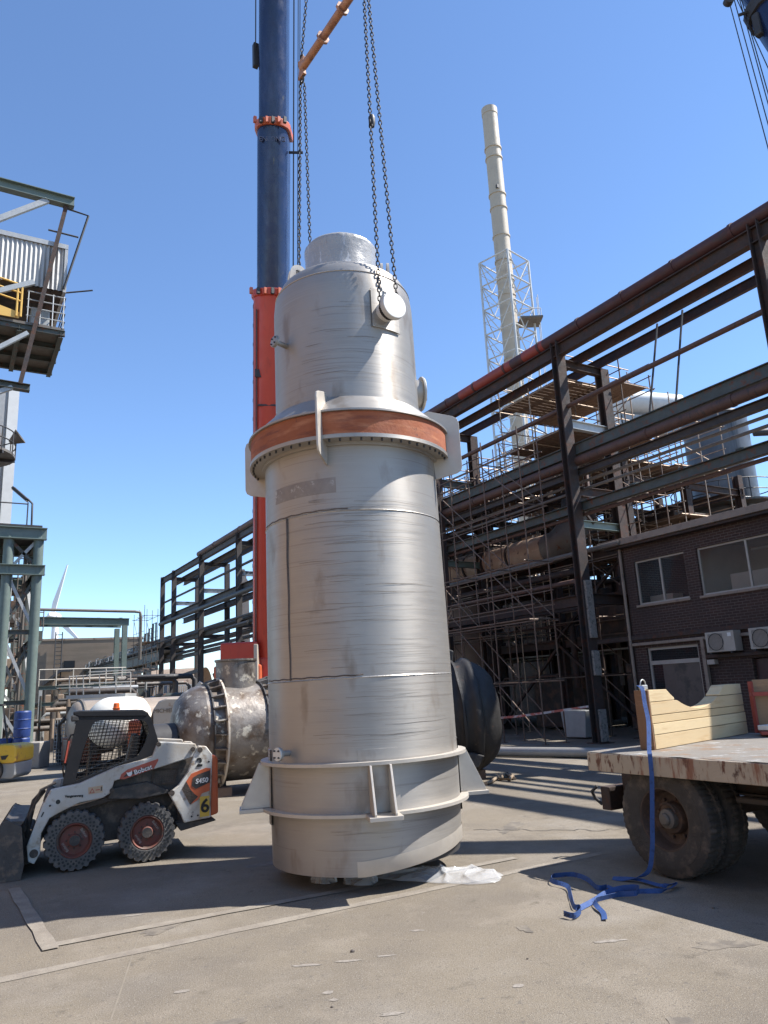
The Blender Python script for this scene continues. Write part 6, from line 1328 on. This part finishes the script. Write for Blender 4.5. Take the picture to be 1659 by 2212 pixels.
for x in (172, 262): MB().beam(pt(x, 1505, 27.6), V((pt(x, 1505, 27.6).x, pt(x, 1505, 27.6).y, 0)), .1, .1).build('platform_leg', m_white, wp)
MB().beam(pt(172, 1512, 27.5), pt(262, 1508, 27.5), .1, .1).build('frame_beam', m_white, wp)
fk = thing('forklift', 'yellow forklift counterweight end with black wheel at the left edge', 'forklift', fl(22.0, -10.9))
FA = fl(21.7, -10.95); fe = RH; fz = CR_
m_fy = pm('forklift yellow', (.80, .50, .05), (.70, .42, .05), 2, .42, 0, [((.45, .22, .07), 4, .62, .06)])
MB().prism([(-1.2, .52), (.34, .52), (.40, .58), (.40, .92), (.33, 1.0), (.1, 1.02), (-1.2, .98)], FA, RH, Z, FH*1.1).build('counterweight', m_fy, fk, bevel=.05)
MB().prism([(-.02, .72), (.20, .74), (.12, .62), (.02, .62)], FA-FH*.015, RH, Z, FH*.03).build('tow_recess', m_dark, fk)
MB().prism([(-.1, .12), (.28, .10), (.38, .20), (.38, .52), (-.3, .52)], FA+FH*.05, RH, Z, FH*1.0).build('lower_frame', m_lightsteel, fk, bevel=.03)
w_ = MB().lathe([(.12, -.11), (.30, -.11), (.34, -.07), (.34, .07), (.30, .11), (.12, .11)], FA+RH*-.28+Z*.34+FH*-.02, -FH, 32).build('wheel', m_rubber, fk, 30); MB().tube(FA+RH*-.28+Z*.34-FH*.1, FA+RH*-.28+Z*.34-FH*.06, .13, 16).build('rim', m_lightsteel, w_, 30)
MB().box(FA+RH*-.9+Z*1.1+FH*.55, (.5, .9, .3), fz).build('seat', m_dark, fk, bevel=.04)
for s in (.1, 1.0):
    MB().beam(FA+RH*-.35+FH*s+Z*1.0, FA+RH*-.55+FH*s+Z*2.1, .05, .05).build('guard_post', m_dark, fk)
MB().box(FA+RH*-1.1+FH*.55+Z*2.1, (1.2, 1.0, .06), fz).build('guard_roof', m_dark, fk)
cbk = MB().box(fl(26.6, -12.25, .42), (.62, .8, .84), CR_).build('concrete_block', m_concrete, None, bevel=.03); tag(cbk, 'square concrete block at the foot of the green tower column', 'block')
cb2 = MB().box((3.15, 34.2, .3), (1.0, 1.0, .6)).build('column_plinth', m_concrete, gt, bevel=.03)
bb = thing('blue_drum', 'stacked blue plastic drums behind the forklift', 'drum', fl(29, -14.2))
m_bdrum = pm('blue plastic', (.02, .05, .20), (.016, .04, .15), 4, .5)
for k, (dx, z) in enumerate(((0, 0), (.62, 0), (.62, .95))):
    t = thing('plastic_drum', ['blue plastic drum at the lower left of the stack behind the forklift', 'blue plastic drum at the lower right of the stack behind the forklift', 'blue plastic drum standing on top of the right one behind the forklift'][k], 'drum', fl(28.6, -14.35+dx, z), 'blue drums behind the forklift') if k else bb
    if not k: t['label'] = 'blue plastic drum at the lower left of the stack behind the forklift'; t['group'] = 'blue drums behind the forklift'
    MB().lathe([(0, 0), (.28, 0), (.29, .04), (.29, .28), (.305, .30), (.29, .32), (.29, .6), (.305, .62), (.29, .64), (.29, .88), (.26, .93), (0, .93)], fl(28.6, -14.35+dx, z), Z, 24).build('drum_body', m_bdrum, t, 30)
mf = MB(); m0 = fl(27.3, -11.95, 0)
mf2 = thing('mesh_panel', 'wire mesh panel leaning beside the concrete block', 'fence panel', m0)
for k in range(8): mf.tube(m0+RH*.09*k, m0+RH*.09*k+Z*1.5, .012, 4)
for k in range(12): mf.tube(m0+Z*.12*(k+.5), m0+RH*.66+Z*.12*(k+.5), .012, 4)
mf.build('wire_mesh', m_lightsteel, mf2)
bt = thing('black_bin', 'black round bin between the mesh panel and the tanker', 'bin', fl(28.6, -11.9))
MB().lathe([(0, 0), (.55, 0), (.62, .12), (.66, .75), (.60, .78), (.55, .2), (0, .15)], fl(27.9, -11.45), Z, 28).build('bin_body', m_black, bt, 40)
scaffold((15.6, 70.5, 0), YV, XV, 2, 1, 4, 2.2, 1.2, 2.4, 'small scaffold standing against the far end of the dark rack', m_scafdark, (3,))
# tangle of pipes and frames on the far left yard
yd = thing('pipe_manifold', 'low tangle of grey and green pipes and frames in the yard beyond the tanker', 'pipework', (8, 44, 0))
for k in range(76):
    x = random.uniform(4.0, 10.5); y = random.uniform(36, 47); z = random.uniform(.6, 3.3); r = random.choice((.05, .07, .1, .14)); m = random.choice((m_greypipe, m_greenold, m_tan, m_dark, m_dark, m_blacksteel, m_lightsteel))
    mb = MB()
    if k % 3 == 0: mb.tube((x, y, 0), (x, y, z), r*1.2, 7)
    elif k % 3 == 1: mb.path([(x, y, 0), (x, y, z), (x+.15, y, z+.15), (x+random.uniform(1, 3), y, z+.15)], r, 7)
    else: mb.path([(x-1.2, y, z), (x+1.5, y, z), (x+1.7, y, z-.2), (x+1.7, y, 0)], r, 7)
    mb.build('yard_pipe', m, yd, 60)
for (x, y, s) in ((5.2, 45.5, (1.2, 1, 2.6)), (7.6, 46, (1.6, 1.4, 2.2)), (9.8, 45.5, (1.2, 1.2, 2.9))): MB().box((x, y, s[2]/2), s).build('equipment_skid', m_tan if x < 9 else m_greenold, yd, bevel=.04)
for i in range(5):
    x = 4.3+1.55*i; MB().ibeam((x, 42, 0), (x, 42, 2.8), .16, .16, up=YV).build('frame_post', m_lightsteel, yd)
for z in (2.1, 2.9): MB().ibeam((4.2, 42, z), (8.4, 42, z), .16, .18).build('frame_beam', m_green, yd)
for z in (3.3, 3.8): MB().tube((4.2, 42, z), (8.4, 42, z), .03, 5).build('hand_rail', m_rail, yd)
for k in range(6): MB().tube((4.2+.8*k, 42, 2.9), (4.2+.8*k, 42, 3.8), .03, 5).build('rail_post', m_rail, yd)
